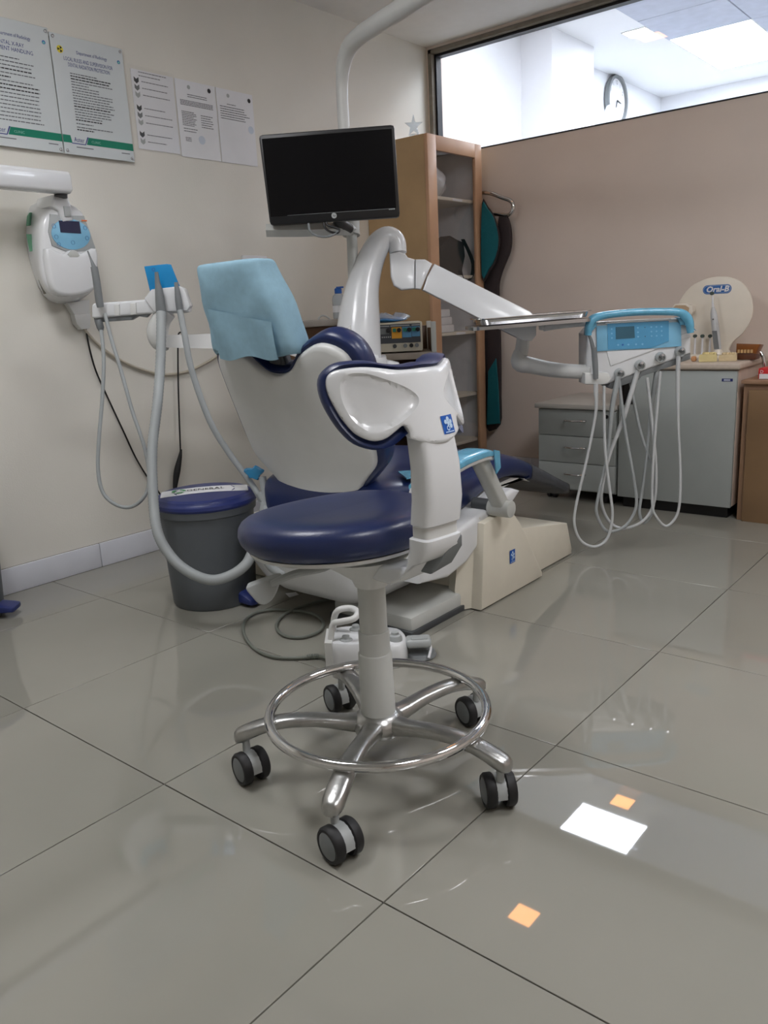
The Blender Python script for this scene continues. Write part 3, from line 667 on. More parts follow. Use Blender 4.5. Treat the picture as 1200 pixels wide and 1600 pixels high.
for x, y in CPL:
    c0 = PN(x, y, co, HN)
    cu = B().lathe([(.0185, 0), (.0185, .014), (.0165, .02), (.0125, .02), (.0125, .012), (.0001, .012)], c0, 24, HN+V((0, 0, -.2))).obj('coupling', LGREY, cs)
    B().lathe([(.0001, .034), (.005, .034), (.0075, .026), (.0085, .012)], c0, 16, HN+V((0, 0, .25))).obj('coupling_tip', STEEL, cu)
HS = [([(931, 600), (931, 611), (930.5, 647), (917, 717), (900, 790), (898, 822), (909, 846), (930, 854), (949, 841), (957, 805), (951.5, 756), (945.5, 700), (944, 640), (944, 603)], .04, .0052, HOSEW),
      ([(966, 588), (956, 640), (949, 710), (936, 770), (932, 800), (944, 826), (959, 830), (980, 819), (994, 791), (991, 752), (977, 672), (967, 592)], .02, .0058, HOSE),
      ([(997, 578), (973, 656), (953, 710), (940, 770), (944, 800), (959, 821), (980, 825), (1007, 812), (1022, 784), (1025, 735), (1020, 670), (1011, 590)], .0, .0058, HOSEW),
      ([(1029, 566), (1018, 637), (1011, 710), (1003, 770), (999, 800), (1007, 817), (1020, 795), (1023, 740), (1004, 686), (991, 630), (985, 596)], -.02, .0058, HOSE),
      ([(1060, 556), (1059, 600), (1060, 665), (1063, 735), (1062, 784), (1056, 808), (1041, 822), (1026, 808), (1019, 784), (1022, 700), (1032, 580)], .01, .005, HOSEW)]
for q, off, r_, m_ in HS:
    B().tube(cp(q, off), [r_*1.6 if i in (0, 1) else r_ for i in range(len(q))], 10, 6).obj('instrument_hose', m_, cs, ang=80)

# ------------------------------------------------------------------ assistant holder with suction hoses
AD = 2.74
ah = thing('suction_holder', 'white suction holder arm with grey hoses and blue-filmed keypad', 'suction holder', P(250, 530, AD))
ao = P(220, 485, AD)
def ap(lst, off=0.): return [PN(x, y, ao+HN*off, HN) for x, y in lst]
B().prism(ap([(143, 477), (146, 474), (225, 468), (240, 466), (290, 470), (296, 482), (295, 487), (288, 489), (277, 488), (272, 490), (245, 492), (236, 490), (148, 498), (143, 496)], .02), HN, .045, .008, 3).obj('holder_bar', WHITE, ah)
B().prism(ap([(146, 497), (235, 489), (228, 496), (215, 494), (205, 500), (148, 504)], .012), HN, .03, .003).obj('bar_underside', MGREY, ah)
B().prism(ap([(178, 476), (186, 475), (187, 493), (179, 494)], .027), HN, .02, .002).prism(ap([(203, 474), (212, 473), (213, 491), (204, 492)], .027), HN, .02, .002).obj('bar_clip', WHITEM, ah)
B().prism(ap([(225, 466), (236, 452), (280, 447), (288, 452), (297, 478), (292, 486), (240, 488)], .03), HN, .05, .006, 2).obj('keypad_base', WHITE, ah)
B().prism(ap([(225, 416), (260, 412), (267, 413), (281, 448), (234, 454)], .012), HN+V((0, 0, .3)), .008, .002).obj('keypad', mat('deep_blue_keypad', (32, 136, 196), .25, noise=.05), ah)
text('O', .016, PN(237, 424, ao+HN*.02, HN), HU, Z3, INK, ah, 'keypad_mark')
B().tube(ap([(262, 486), (252, 500), (246, 518), (250, 534), (262, 536)], 0), [.03, .032, .036, .032, .024], 14, 5).obj('elbow', WHITEM, ah)
B().prism([P(256, 524, AD), P(345, 521, AD+.1), P(420, 521, AD+.2), P(480, 538, AD+.34), P(545, 546, AD+.42), P(545, 566, AD+.42), P(480, 562, AD+.34), P(420, 546, AD+.2), P(345, 545, AD+.1), P(256, 543, AD)], HN, .04, .006).obj('arm_beam', WHITEM, ah)
# suction handpieces
B().tube(ap([(244.5, 425), (246, 440), (248, 452)], .05), [.006, .0085, .0115], 12, 3).tube(ap([(248, 450), (250, 470), (252, 490)], .05), [.0125, .0155, .0165], 14, 3).obj('suction_tip', MGREY, ah)
B().tube(ap([(275, 441), (277, 455), (279, 470), (281, 487)], .045), [.006, .009, .0115, .0105], 12, 3).obj('suction_tip', MGREY, ah)
big = [(252, 488, 2.68), (251, 560, 2.66), (246, 630, 2.62), (238, 700, 2.58), (239, 770, 2.54), (246, 830, 2.5), (266, 868, 2.49), (294, 893, 2.48), (328, 906, 2.48), (358, 900, 2.49), (384, 882, 2.51), (400, 855, 2.55), (425, 845, 2.62)]
bigp = cat([tuple(P(*q)) for q in big], 26)
B().tube(bigp, [.0168 if k % 2 else .0155 for k in range(len(bigp))], 14, 1).obj('suction_hose', HOSE, ah, ang=80)
b2 = [(281, 485, 2.69), (288, 520, 2.69), (300, 580, 2.69), (328, 658, 2.69), (358, 708, 2.69), (384, 743, 2.68), (405, 775, 2.66), (420, 806, 2.62), (432, 840, 2.6)]
B().tube([P(*q) for q in b2], .0105, 12, 6).obj('suction_hose', HOSE, ah, ang=80)
B().tube(ap([(137, 392), (142, 405), (147, 418)], .045), [.0025, .0035, .008], 10, 3).tube(ap([(147, 417), (151, 440), (155, 470), (157, 480)], .045), [.0115, .012, .0125, .011], 12, 3).tube(ap([(153, 500), (157, 512), (158, 520)], .02), [.012, .012, .004], 12, 2).obj('air_syringe', MGREY, ah)
thin = [(158, 516, 2.71), (162, 560, 2.71), (160, 620, 2.71), (155, 680, 2.71), (153, 730, 2.71), (160, 768, 2.71), (180, 788, 2.71), (205, 792, 2.71), (226, 775, 2.71), (233, 745, 2.71), (226, 700, 2.71), (206, 640, 2.71), (188, 575, 2.71), (174, 530, 2.71), (164, 490, 2.71)]
B().tube([P(*q) for q in thin], .0062, 10, 6).obj('syringe_hose', HOSE, ah, ang=80)
# hose bundle running down beside the backrest, taped with film
for q in ([(410, 745), (414, 775), (410, 805), (408, 830)], [(424, 752), (432, 775), (436, 800), (428, 825)], [(405, 770), (424, 800), (440, 830)]):
    B().tube([P(x, y, 2.64) for x, y in q], .0125, 12, 5).obj('suction_hose', HOSE, ah, ang=80)
B().tube([P(418, 786, 2.62), P(433, 777, 2.62)], .002, 6, 1).obj('cable_tie', BLACK, ah)
B().sup([(.03*math.cos(a)*(1+.25*math.sin(3*a)), .022*math.sin(a)*(1+.2*math.cos(5*a))) for a in [2*math.pi*k/24 for k in range(24)]], (0, 0), [(0, -.012), (.8, -.01), (1, 0), (.8, .012), (0, .014)], lambda u, v, d: P(398, 738, 2.66)+HU*u+Z3*v+HN*(d+.01)).obj('film_wrap', BFILM, ah)
B().tube([P(418, 878, 2.5), P(428, 890, 2.5), P(445, 896, 2.5), P(470, 895, 2.5), P(500, 888, 2.55)], .0135, 12, 5).obj('suction_hose', HOSE, ah, ang=80)
# ================================================================== LEFT WALL: X-ray unit, posters, sheets, cables
EX = V((1, 0, 0)); EY = V((0, 1, 0))
def res(pts, n=48):
    """closed outline resampled by angle about its centre (y, z)"""
    q = cat([(p.y, p.z, p.x) for p in pts], 6, True); cy = sum(a[0] for a in q)/len(q); cz = sum(a[1] for a in q)/len(q)
    out = []
    for k in range(n):
        a = 2*math.pi*k/n-math.pi
        b = min(q, key=lambda p: abs((math.atan2(p[1]-cz, p[0]-cy)-a+math.pi) % (2*math.pi)-math.pi))
        out.append((b[0], b[1], cy, cz))
    return out
xu = thing('xray_control_unit', 'white wall-mounted X-ray control unit with blue keypad and dark display', 'x-ray unit', PX(95, 470, -2.12))
backo = res([PX(x, y, -2.15) for x, y in ((46, 322), (70, 316), (100, 318), (122, 330), (132, 360), (140, 400), (140, 440), (128, 466), (104, 474), (78, 472), (60, 450), (44, 400), (40, 355))])
fro = res([PX(x, y, -2.03) for x, y in ((78, 326), (98, 318), (124, 326), (138, 352), (150, 390), (154, 425), (150, 450), (132, 462), (100, 463), (76, 456), (64, 425), (62, 385), (66, 345))])
rings = []
for x, k, t in ((-2.154, .97, 0), (-2.14, 1, 0), (-2.09, 1, .45), (-2.05, 1, .85), (-2.035, .985, .97), (-2.027, .95, 1), (-2.024, .88, 1)):
    rings.append([V((x, (c[0]+(a[0]-c[0])*k)*(1-t)+(d[0]+(b_[0]-d[0])*k)*t, (c[1]+(a[1]-c[1])*k)*(1-t)+(d[1]+(b_[1]-d[1])*k)*t)) for a, b_, c, d in [((p[0], p[1]), (q[0], q[1]), (p[2], p[3]), (q[2], q[3])) for p, q in zip(backo, fro)]])
B().loft(rings).obj('housing', WHITE, xu, ang=60)
# raised neck to the arm, face plate, holder cup
B().prism([PX(x, y, -2.012) for x, y in ((84, 304), (106, 303), (112, 320), (116, 345), (98, 348), (92, 330), (80, 322))], EX, .12, .01, 3).obj('neck', WHITE, xu)
B().prism([PX(x, y, -2.006) for x, y in ((100, 322), (110, 322), (112, 338), (102, 338))], EX, .01, .002).obj('latch', LGREY, xu)
B().prism([PX(x, y, -2.019) for x, y in ((79, 334), (96, 336), (132, 337), (150, 388), (140, 392), (104, 393), (82, 384), (76, 362))], EX, .02, .004).obj('face_plate', LGREY, xu)
kc = PX(111, 365, -2.017)
kp2 = B().prism([PX(111+30*math.cos(a)+4*math.sin(a)*-1, 366+24*math.sin(a)*-1, -2.016) for a in [2*math.pi*k/36 for k in range(36)]], EX, .004, .001).obj('keypad', BLUEK, xu)
B().prism([PX(x, y, -2.0145) for x, y in ((92, 344.5), (124, 346), (127, 365), (95, 363))], EX, .002).obj('display', LCD, kp2)
for x, y in ((84, 353), (88, 370), (92, 382), (133, 356), (136, 372), (114, 379)):
    c0 = PX(x, y, -2.0145)
    B().lathe([(.0075, 0), (.0075, .0008), (.0062, .0008), (.0062, 0)], c0, 16, EX, False).obj('key', mat('key_print', (84, 136, 186), .4), kp2)
B().prism([PX(x, y, -2.0145) for x, y in ((127, 343.5), (136, 344), (136, 346), (128, 345.5))], EX, .001).obj('orange_mark', mat('orange_print', (226, 120, 60), .5), xu)
cupo = [PX(x, y, -2.005) for x, y in ((72, 388), (100, 396), (108, 392), (118, 390), (128, 396), (152, 388), (154, 428), (149, 452), (120, 462), (92, 460), (78, 440))]
B().prism(cupo, EX, .06, .014, 3, sm=3).obj('lower_cover', WHITE, xu)
B().prism([PX(x, y, -2.0045) for x, y in ((106, 397), (112, 391), (120, 392), (125, 399), (122, 402), (109, 402))], EX, .004, .001).obj('finger_notch', GREYW, xu)
for pts_, m_ in ((((41, 366), (49, 366), (52, 392), (46, 393)), mat('green_sticker', (100, 150, 120), .5)), (((42, 338), (46, 332), (45, 352), (41, 353)), mat('green_sticker', (100, 150, 120), .5)), (((60, 437), (76, 435), (84, 455), (68, 460)), mat('grey_sticker', (150, 148, 138), .5))):
    q = [PX(x, y, -2.1) for x, y in pts_]
    B().prism(q, V((.6, -.75, -.1)), .025).obj('side_sticker', m_, xu)
B().prism([PX(x, y, -2.12) for x, y in ((116, 492), (141, 490), (143, 497), (141, 513), (128, 515), (120, 506))], EX, .034, .005).prism([PX(x, y, -2.125) for x, y in ((105, 473), (140, 468), (141, 492), (118, 494))], EX, .03, .003).obj('cable_gland', WHITEM, xu)
# arm above it
xa = thing('wall_boom', 'white horizontal X-ray arm running along the wall above the control unit', 'x-ray arm', PX(60, 290, -2.0))
e_ = PX(108, 287, -1.99); AXZ = e_.z
rr = rrect(.03, .036, .014, 4)
rw = [(e_.y, .5), (e_.y-.004, .8), (e_.y-.012, 1), (-.5, 1), (-.55, 1)]
B().loft([[V((-1.99+u*k, y, AXZ+v*k)) for u, v in rr] for y, k in rw]).obj('boom', WHITE, xa)
B().cyl(PX(95, 308, -2.0)+Z3*.0, PX(95, 296, -2.0), .022, seg=20).obj('pivot', BLACK, xa)
B().bb(LW, -1.99, -.52, -.40, AXZ-.1, AXZ+.1, .01).obj('wall_mount', WHITEM, xa)

# ------------------------------------------------------------------ acrylic notice boards
XB = LW+.016
def bar(b, y0, y1, z, h, x=XB+.0005): b.quad(V((x, y0, z)), V((x, y1, z)), V((x, y1, z+h)), V((x, y0, z+h)))
def board(y0, y1, z0, z1, label, title, subt, radiation, nlines, seed):
    t = thing('notice_board', label, 'notice board', (LW, (y0+y1)/2, z0), 'acrylic notice boards')
    B().bb(LW+.012, XB, y0, y1, z0, z1, .0008, 1).obj('acrylic_sheet', mat('acrylic_print', (206, 212, 214), .12, noise=.006), t)
    W = y1-y0; H = z1-z0; rnd = random.Random(seed); X = XB+.0006
    text('Department of Radiology', .0165, V((X, y0+.098, z1-.055)), EY, Z3, INK, t, 'heading', width=.125)
    for k, s_ in enumerate(subt):
        text(s_[0], .0185, V((X, y0+W/2-.004, z1-.083-.0185*k)), EY, Z3, INK, t, 'title', 'CENTER', width=s_[1])
    b = B(); c = B(); z = z1-.125; k = 0
    while z > z0+.082:
        L = rnd.choice((.07, .11, .15, .165, .17, .16)); bold = rnd.random() < .2
        x = y0+.062; e = y0+.062+L
        while x < e:
            wd = min(rnd.uniform(.006, .018), e-x); bar(c if bold else b, x, x+wd, z, .0032 if not bold else .004); x += wd+.0022
        z -= .0092 if nlines else .0126
        if rnd.random() < .1: z -= .003
    b.obj('body_text', INKG, t, recalc=False, kind='stuff')
    if c.v: c.obj('bold_text', INKK, t, recalc=False, kind='stuff')
    # green foot band with white tab
    g_ = B(); zb, zt = z0+.040, z0+.066
    g_.poly([V((X-.0003, y, z)) for y, z in ((y0+.094, zb), (y1, zb), (y1, zt), (y0+.105, zt))])
    g_.obj('green_band', GREEN, t, recalc=False)
    B().poly([V((X-.0003, y, z)) for y, z in ((y0, zb), (y0+.036, zb), (y0+.031, zt), (y0, zt))]).obj('green_band', GREEN, t, recalc=False) if radiation else None
    d = B(); d.poly([V((X-.0002, y, z)) for y, z in ((y0+.034, zb-.002), (y0+.090, zb-.002), (y0+.105, zt+.001), (y0+.100, zt+.001), (y0+.088, zb+.001), (y0+.034, zb+.001))]); d.obj('blue_edge', INK, t, recalc=False)
    text('Aster', .023, V((X, y0+.044, zb+.006)), EY, Z3, INK, t, 'lettering', width=.042)
    text('CLINIC', .012, V((X+.0002, y0+.115, zb+.008)), EY, Z3, mat('pale_green_print', (140, 190, 175), .6), t, 'lettering', width=.038)
    b = B(); bar(b, y0+.05, y0+.12, z0+.026, .003); bar(b, y1-.055, y1-.018, z0+.026, .003); b.obj('small_print', INKG, t, recalc=False, kind='stuff')
    cc_ = V((X, y1-.022, z1-.05))
    B().prism(circ(cc_, EY, Z3, .0065, 20), EX, .0002).obj('seal', BLUED, t); B().prism(circ(cc_+V((.0002, 0, -.001)), EY, Z3, .004, 16), EX, .0002).obj('seal_centre', mat('seal_teal', (120, 190, 170), .5), t)
    if radiation:
        rc_ = V((X, y0+.034, z1-.05)); YEL = mat('radiation_yellow', (222, 205, 60), .5)
        B().prism(circ(rc_, EY, Z3, .0125, 24), EX, .0002).obj('radiation_disc', YEL, t)
        b = B()
        for a0 in (60, 180, 300):
            q = [rc_+V((.0004, 0, 0))+EY*(r_*math.cos(rad(a)))+Z3*(r_*math.sin(rad(a))) for r_, a in [(.0028, a0-30), (.0028, a0+30)]+[(.0098, a0+30-6*k) for k in range(11)]]
            b.poly(q)
        b.poly(circ(rc_+V((.0004, 0, 0)), EY, Z3, .0018, 10)); b.obj('trefoil', INKK, t, recalc=False)
    for y, z in ((y0+.011, z1-.012), (y1-.011, z1-.012), (y0+.011, z0+.012), (y1-.011, z0+.012)):
        B().cyl(V((LW, y, z)), V((XB+.005, y, z)), .0055, seg=16, bev=.001).obj('standoff_bolt', STEEL, t)
    return t
board(.593, .888, 1.566, 1.978, 'acrylic notice board about dental X-ray handling, cut by the left edge of the photo', '', (('DENTAL X-RAY', .105), ('EQUIPMENT HANDLING', .165)), False, 0, 3)
board(.892, 1.188, 1.566, 1.968, 'acrylic notice board with yellow radiation sign and local rules heading', '', (('LOCAL RULES AND SUPERVISION FOR', .2), ('DENTAL RADIATION PROTECTION', .17)), True, 1, 8)
# ------------------------------------------------------------------ three paper sheets in plastic sleeves
def sheet(y0, y1, z0, z1, label):
    t = thing('paper_sheet', label, 'paper sheet', (LW, (y0+y1)/2, z0), 'paper sheets on the wall')
    B().bb(LW+.0015, LW+.003, y0, y1, z0, z1).obj('page', PAPER, t); return t
SX = LW+.0034
s1 = sheet(1.225, 1.425, 1.622, 1.912, 'paper sheet with grey chevron arrows in a glossy sleeve')
b = B()
for k, zz in enumerate((1.882, 1.852, 1.826, 1.778, 1.749, 1.72, 1.676, 1.65)):
    pass
for zz, m_ in ((1.872, DGREY), (1.846, MGREY), (1.82, LGREY), (1.772, DGREY), (1.746, MGREY), (1.72, LGREY), (1.676, DGREY), (1.65, LGREY)):
    y = 1.236
    B().poly([V((SX, y+a, zz+c)) for a, c in ((0, .013), (.011, .005), (.022, .013), (.022, -.003), (.011, -.0115), (0, -.003))]).obj('chevron', m_, s1, recalc=False)
b = B(); rnd = random.Random(4)
for zz, L in ((1.903, .13), (1.890, .1), (1.87, .125), (1.846, .12), (1.821, .13), (1.773, .1), (1.747, .13), (1.72, .13), (1.676, .12), (1.65, .09)):
    y = 1.27 if zz < 1.88 else 1.26
    e = y+L
    while y < e:
        wd = rnd.uniform(.006, .016); bar(b, y, min(y+wd, e), zz, .0028, SX); y += wd+.002
b.obj('printed_text', INKG, s1, recalc=False, kind='stuff')
B().bb(SX, SX+.0006, 1.21, 1.43, 1.615, 1.925).obj('plastic_sleeve', glassy('sleeve', ref=.03, rough=.12), s1)
s2 = sheet(1.432, 1.64, 1.615, 1.912, 'paper sheet with dense paragraphs and a pale round stamp')
s3 = sheet(1.645, 1.852, 1.615, 1.912, 'paper sheet with one short paragraph near its top')
def lines(t, y0, y1, z0, z1, dz, h=.003, seed=1, frac=1.):
    b = B(); rnd = random.Random(seed); z = z1
    while z > z0:
        y = y0; e = y0+(y1-y0)*(rnd.uniform(.75, 1.) if frac < 1 else 1)
        while y < e:
            wd = rnd.uniform(.004, .014); bar(b, y, min(y+wd, e), z, h, SX); y += wd+.0015
        z -= dz
    b.obj('printed_text', INKG, t, recalc=False, kind='stuff')
lines(s2, 1.49, 1.59, 1.843, 1.858, .008, .003, 2); lines(s2, 1.45, 1.62, 1.815, 1.833, .0055, .003, 3); lines(s2, 1.452, 1.53, 1.735, 1.79, .0065, .003, 4, .9)
lines(s2, 1.55, 1.62, 1.735, 1.785, .009, .003, 5, .9); lines(s2, 1.455, 1.53, 1.705, 1.725, .01, .003, 6, .9); lines(s2, 1.46, 1.49, 1.675, 1.69, .006, .003, 7)
lines(s3, 1.66, 1.83, 1.79, 1.84, .0095, .0035, 8, .9); lines(s3, 1.70, 1.75, 1.85, 1.852, .01, .003, 9)
for t, y, z, r_, m_ in ((s2, 1.607, 1.89, .009, INKK), (s3, 1.83, 1.885, .009, INKK), (s2, 1.50, 1.888, .008, LGREY), (s3, 1.71, 1.888, .008, LGREY), (s2, 1.545, 1.69, .017, mat('stamp_blue', (196, 206, 218), .6)), (s3, 1.828, 1.765, .016, mat('stamp_blue', (196, 206, 218), .6))):
    B().prism(circ(V((SX+.0003, y, z)), EY, Z3, r_, 20), EX, .0002).obj('stamp', m_, t)
# ------------------------------------------------------------------ cables and small fittings on the wall
def wcable(name, px, r_, m_, label, x=LW+.012):
    o = B().tube([PX(a, c, x) for a, c in px], r_, 8, 6).obj(name, m_, None, ang=80); return tag(o, label, 'cable')
wcable('black_cable', [(134, 513), (140, 545), (150, 580), (170, 625), (192, 672), (212, 715), (232, 748), (250, 772), (262, 800)], .0035, BLACK, 'thin black cable sagging along the wall behind the suction hoses')
wcable('beige_cable', [(120, 500), (150, 535), (180, 558), (215, 575), (255, 585), (290, 581), (320, 568), (350, 550)], .006, mat('beige_cable', (182, 174, 158), .5), 'beige cable looping across the wall behind the suction holder')
hs = thing('hand_switch', 'black hand switch hanging on a thin cord against the wall', 'hand switch', PX(272, 760, LW+.03))
B().tube([PX(x, y, LW+.03) for x, y in ((292, 524), (286, 520), (279, 522), (278, 545), (279, 620), (282, 705))], .0035, 8, 5).obj('cord', BLACK, hs)
B().tube([PX(x, y, LW+.03) for x, y in ((283, 702), (281, 715), (277, 735), (274, 755), (273, 768))], [.004, .009, .014, .011, .007], 12, 4).obj('grip', RUBBER, hs)
sk = thing('wall_socket', 'white double wall socket partly hidden behind the headrest', 'wall socket', PX(395, 410, LW+.01))
q = PX(396, 404, LW)
B().bb(LW, LW+.012, q.y-.075, q.y+.075, q.z-.075, q.z+.012, .004).obj('plate', PAPER, sk)
B().bb(LW+.012, LW+.016, q.y-.05, q.y-.02, q.z-.03, q.z-.01, .002).obj('switch', WHITEM, sk)
# ================================================================== TALL GLASS-FRONTED CABINET (front faces +X)
TX0, TX1, TY0, TY1, TH = LW+.005, -1.75, 2.611, 3.10, 1.786
tb = thing('tall_cabinet', 'tall oak cabinet with a glass door in the corner', 'cabinet', ((TX0+TX1)/2, (TY0+TY1)/2, 0))
IN = mat('grey_cabinet_lining', (226, 226, 230), .6)
B().bb(TX0, TX1-.02, TY0, TY0+.018, 0, TH).obj('side_panel', OAK, tb)
B().bb(TX0, TX1-.02, TY1-.018, TY1, 0, TH).obj('side_panel', OAK, tb)
B().bb(TX0, TX1-.02, TY0+.018, TY1-.018, TH-.018, TH).obj('top_panel', OAK, tb)
B().bb(TX0, TX1-.02, TY0+.018, TY1-.018, 0, .06).obj('plinth', OAK, tb)
B().bb(TX0, TX0+.01, TY0+.018, TY1-.018, .06, TH-.018).obj('back_panel', IN, tb)
B().bb(TX0+.01, TX1-.02, TY1-.021, TY1-.018, .06, TH-.018).obj('lining', IN, tb)
fw = .062
dr = B().bb(TX1-.02, TX1, TY0, TY0+fw+.012, .05, TH, .002).obj('door_stile', OAKD, tb)
B().bb(TX1-.02, TX1, TY1-fw, TY1, .05, TH, .002).obj('door_stile', OAKD, tb)
B().bb(TX1-.02, TX1, TY0+fw+.012, TY1-fw, TH-.07, TH, .002).obj('door_rail', OAKD, tb)
B().bb(TX1-.02, TX1, TY0+fw+.012, TY1-fw, .05, .14, .002).obj('door_rail', OAKD, tb)
B().bb(TX1-.012, TX1-.008, TY0+fw+.012, TY1-fw, .14, TH-.07).obj('glass_pane', GLASS, tb)
SHZ = [PX(745, 314, TX1-.03).z, PX(745, 430, TX1-.03).z, PX(745, 516, TX1-.03).z, PX(745, 612, TX1-.03).z, .22]
for z in SHZ:
    s_ = B().bb(TX0+.01, TX1-.03, TY0+.02, TY1-.022, z-.016, z, .001).obj('shelf', mat('cream_shelf', (214, 208, 194), .5), tb)
    if z > .5: B().bb(TX1-.0302, TX1-.0292, 2.86, 2.95, z-.014, z-.003).obj('shelf_label', PAPER, s_)
def lump(name, c, sx, sy, sz, m_, seed, label, category, group=None):
    rnd = random.Random(seed); ph = [rnd.uniform(0, 6) for _ in range(6)]; rings = []
    for i in range(9):
        t = i/8; k = math.sin(math.pi*(.06+.88*t))**.6
        rg = []
        for j in range(20):
            a = 2*math.pi*j/20; w_ = 1+.12*math.sin(3*a+ph[0]+4*t)+.1*math.sin(5*a+ph[1]-6*t)
            rg.append(V((c[0]+sx*k*w_*math.cos(a), c[1]+sy*k*w_*math.sin(a), c[2]+sz*t*(1+.12*math.sin(2*a+ph[2])))))
        rings.append(rg)
    for p in rings[0]: p.z = c[2]
    return tag(B().loft(rings).obj(name, m_, None, ang=50), label, category, group)
lump('plastic_bag', (-1.86, 2.79, SHZ[0]), .07, .09, .15, film('milky_wrapping', (214, 216, 218), .75, .2), 3, 'crumpled clear plastic bag on the upper shelf of the tall cabinet', 'plastic bag')
po = thing('black_pouch', 'black strapped pouch on the second shelf of the tall cabinet', 'pouch', (-1.84, 2.78, SHZ[1]))
q = [PX(x, y, -1.80) for x, y in ((689, 424), (688, 380), (696, 370), (706, 362), (716, 368), (726, 372), (728, 395), (722, 424))]
mz = min(p.z for p in q); B().prism([p+Z3*(SHZ[1]+.001-mz) for p in q], EX, .09, .015, 2).obj('case', mat('black_nylon', (34, 32, 33), .8), po)
B().tube([PX(x, y, -1.787) for x, y in ((723, 374), (732, 392), (739, 412), (737, 432), (728, 440), (722, 434), (719, 422))], .012, 6, 4, flat=.25).obj('strap', mat('black_nylon', (34, 32, 33), .8), po)
tag(B().bb(-1.93, -1.83, TY0+.05, TY0+.062, SHZ[1]+.001, SHZ[1]+.22).obj('orange_folder', mat('orange_card', (170, 78, 52), .6)), 'thin orange folder beside the black pouch in the tall cabinet', 'folder')
for k in range(3):
    z = SHZ[2]+.001+.041*k
    tag(B().bb(-2.0+.01*k, -1.80-.004*k, 2.72, 2.875-.012*k, z, z+.04, .006).obj('white_carton', PAPER), ('lowest', 'middle', 'topmost')[k]+' white carton in the stack on the third shelf of the tall cabinet', 'box', 'white cartons')
for k in range(4):
    z = SHZ[3]+.001+.036*k
    tag(B().bb(-2.02, -1.80-.006*(k % 2), 2.72, 2.86+.008*(k % 3), z, z+.034, .004).obj('paper_pad', mat('grey_paper', (176, 178, 180), .7)), ('lowest', 'second', 'third', 'topmost')[k]+' paper pad in the pile on the fourth shelf of the tall cabinet', 'paper pad', 'paper pads in the tall cabinet')
# clear star award on top
sa = thing('star_award', 'clear glass star award standing on the tall cabinet', 'award', (-1.9, 2.76, TH))
so_ = PX(647, 214, -1.88); so_.z = TH
GL2 = glassy('award_glass', (235, 240, 245), .12, .02)
B().lathe([(.024, 0), (.026, .004), (.022, .02), (.018, .022)], so_, 16).obj('foot', GL2, sa)
pts_ = []
for k in range(10):
    a = rad(90+36*k); r_ = .047 if k % 2 == 0 else .018
    pts_.append(so_+Z3*.062+HU*(r_*math.cos(a))+Z3*(r_*math.sin(a)*1.15))
B().prism(pts_, HN, .014, .003).obj('star', GL2, sa)
# ------------------------------------------------------------------ aprons on a wall rail
hr_ = thing('apron_rail', 'bent chrome apron rail fixed to the partition beside the tall cabinet', 'rail', PY(790, 330, YW-.05))
B().tube([V((-1.95, YW-.06, PY(757, 301, YW-.06).z))]+[PY(x, y, YW-.07) for x, y in ((757, 301), (785, 309), (798, 314), (802, 322), (800, 331), (793, 336), (780, 335), (760, 333))], .011, 12, 5).obj('rail', CHROME, hr_)
B().cyl(V((-1.85, YW, PY(757, 296, YW).z)), V((-1.85, YW-.07, PY(757, 296, YW).z)), .02).obj('wall_plate', BLACK, hr_)
ba = thing('black_apron', 'black lead apron hanging in a wave from the chrome rail', 'apron', PY(770, 665, YW-.06))
wav = [(779, 336), (789, 336), (795, 352), (797, 372), (795, 392), (788, 410), (781, 428), (777, 448), (778, 480), (780, 560), (780, 620), (779, 664), (757, 665), (757, 560), (757, 430), (768, 400), (776, 370)]
def curtain(pxs, y, th, amp, ph, name, m_, parent):
    o = [(p.x, p.z) for p in [PY(a, c, y) for a, c in pxs]]
    b = B(); b.prism([V((x, y+amp*math.sin(z*7+ph), z)) for x, z in (o if ph else cat(o, 3, True))], (0, -1, 0), th, .006); return b.obj(name, m_, parent)
curtain(wav, YW-.075, .03, 0, 0, 'drape', BLACKC, ba)
ta = thing('teal_apron', 'teal lead apron with dark binding hanging next to the tall cabinet', 'apron', PY(762, 665, YW-.1))
curtain([(752, 322), (761, 326), (770, 340), (776, 362), (777, 382), (772, 404), (763, 420), (752, 430)], YW-.135, .015, 0, 0, 'bib', TEAL, ta)
curtain([(752, 318), (762, 323), (772, 338), (779, 362), (780, 383), (774, 408), (765, 424), (752, 436)], YW-.12, .012, 0, 0, 'binding', BLACKC, ta)
curtain([(762, 580), (774, 560), (778, 610), (780, 662), (760, 664)], YW-.115, .015, 0, 1, 'skirt', TEAL, ta)

# ================================================================== CART WITH ELECTROSURGERY BOX
KD = 3.6
kt = thing('equipment_cart', 'brown open equipment cart with grey shelf edges behind the dental unit', 'cart', V((P(620, 550, KD).x, P(620, 550, KD).y, 0)))
k0 = P(560, 553, KD); k0.z = 0; kw = .35; kd = .34
zs = P(620, 552, KD).z; WBD = mat('dark_walnut', (92, 66, 46), .5, noise=.06, scale=6)
def kb(u0, u1, v0, v1, z0, z1, bev=.002):
    R = Matrix((HU, -HN, Z3)).transposed()
    return B().box(k0+HU*((u0+u1)/2)-HN*((v0+v1)/2)+Z3*((z0+z1)/2), (u1-u0, v1-v0, z1-z0), R, bev)
kb(0, kw, 0, kd, zs-.03, zs).obj('shelf', mat('grey_edged_shelf', (150, 140, 128), .5), kt)
kb(0, kw, 0, kd, .42, .45).obj('shelf', mat('grey_edged_shelf', (150, 140, 128), .5), kt)
kb(0, kw, 0, kd, .1, .13).obj('shelf', mat('grey_edged_shelf', (150, 140, 128), .5), kt)
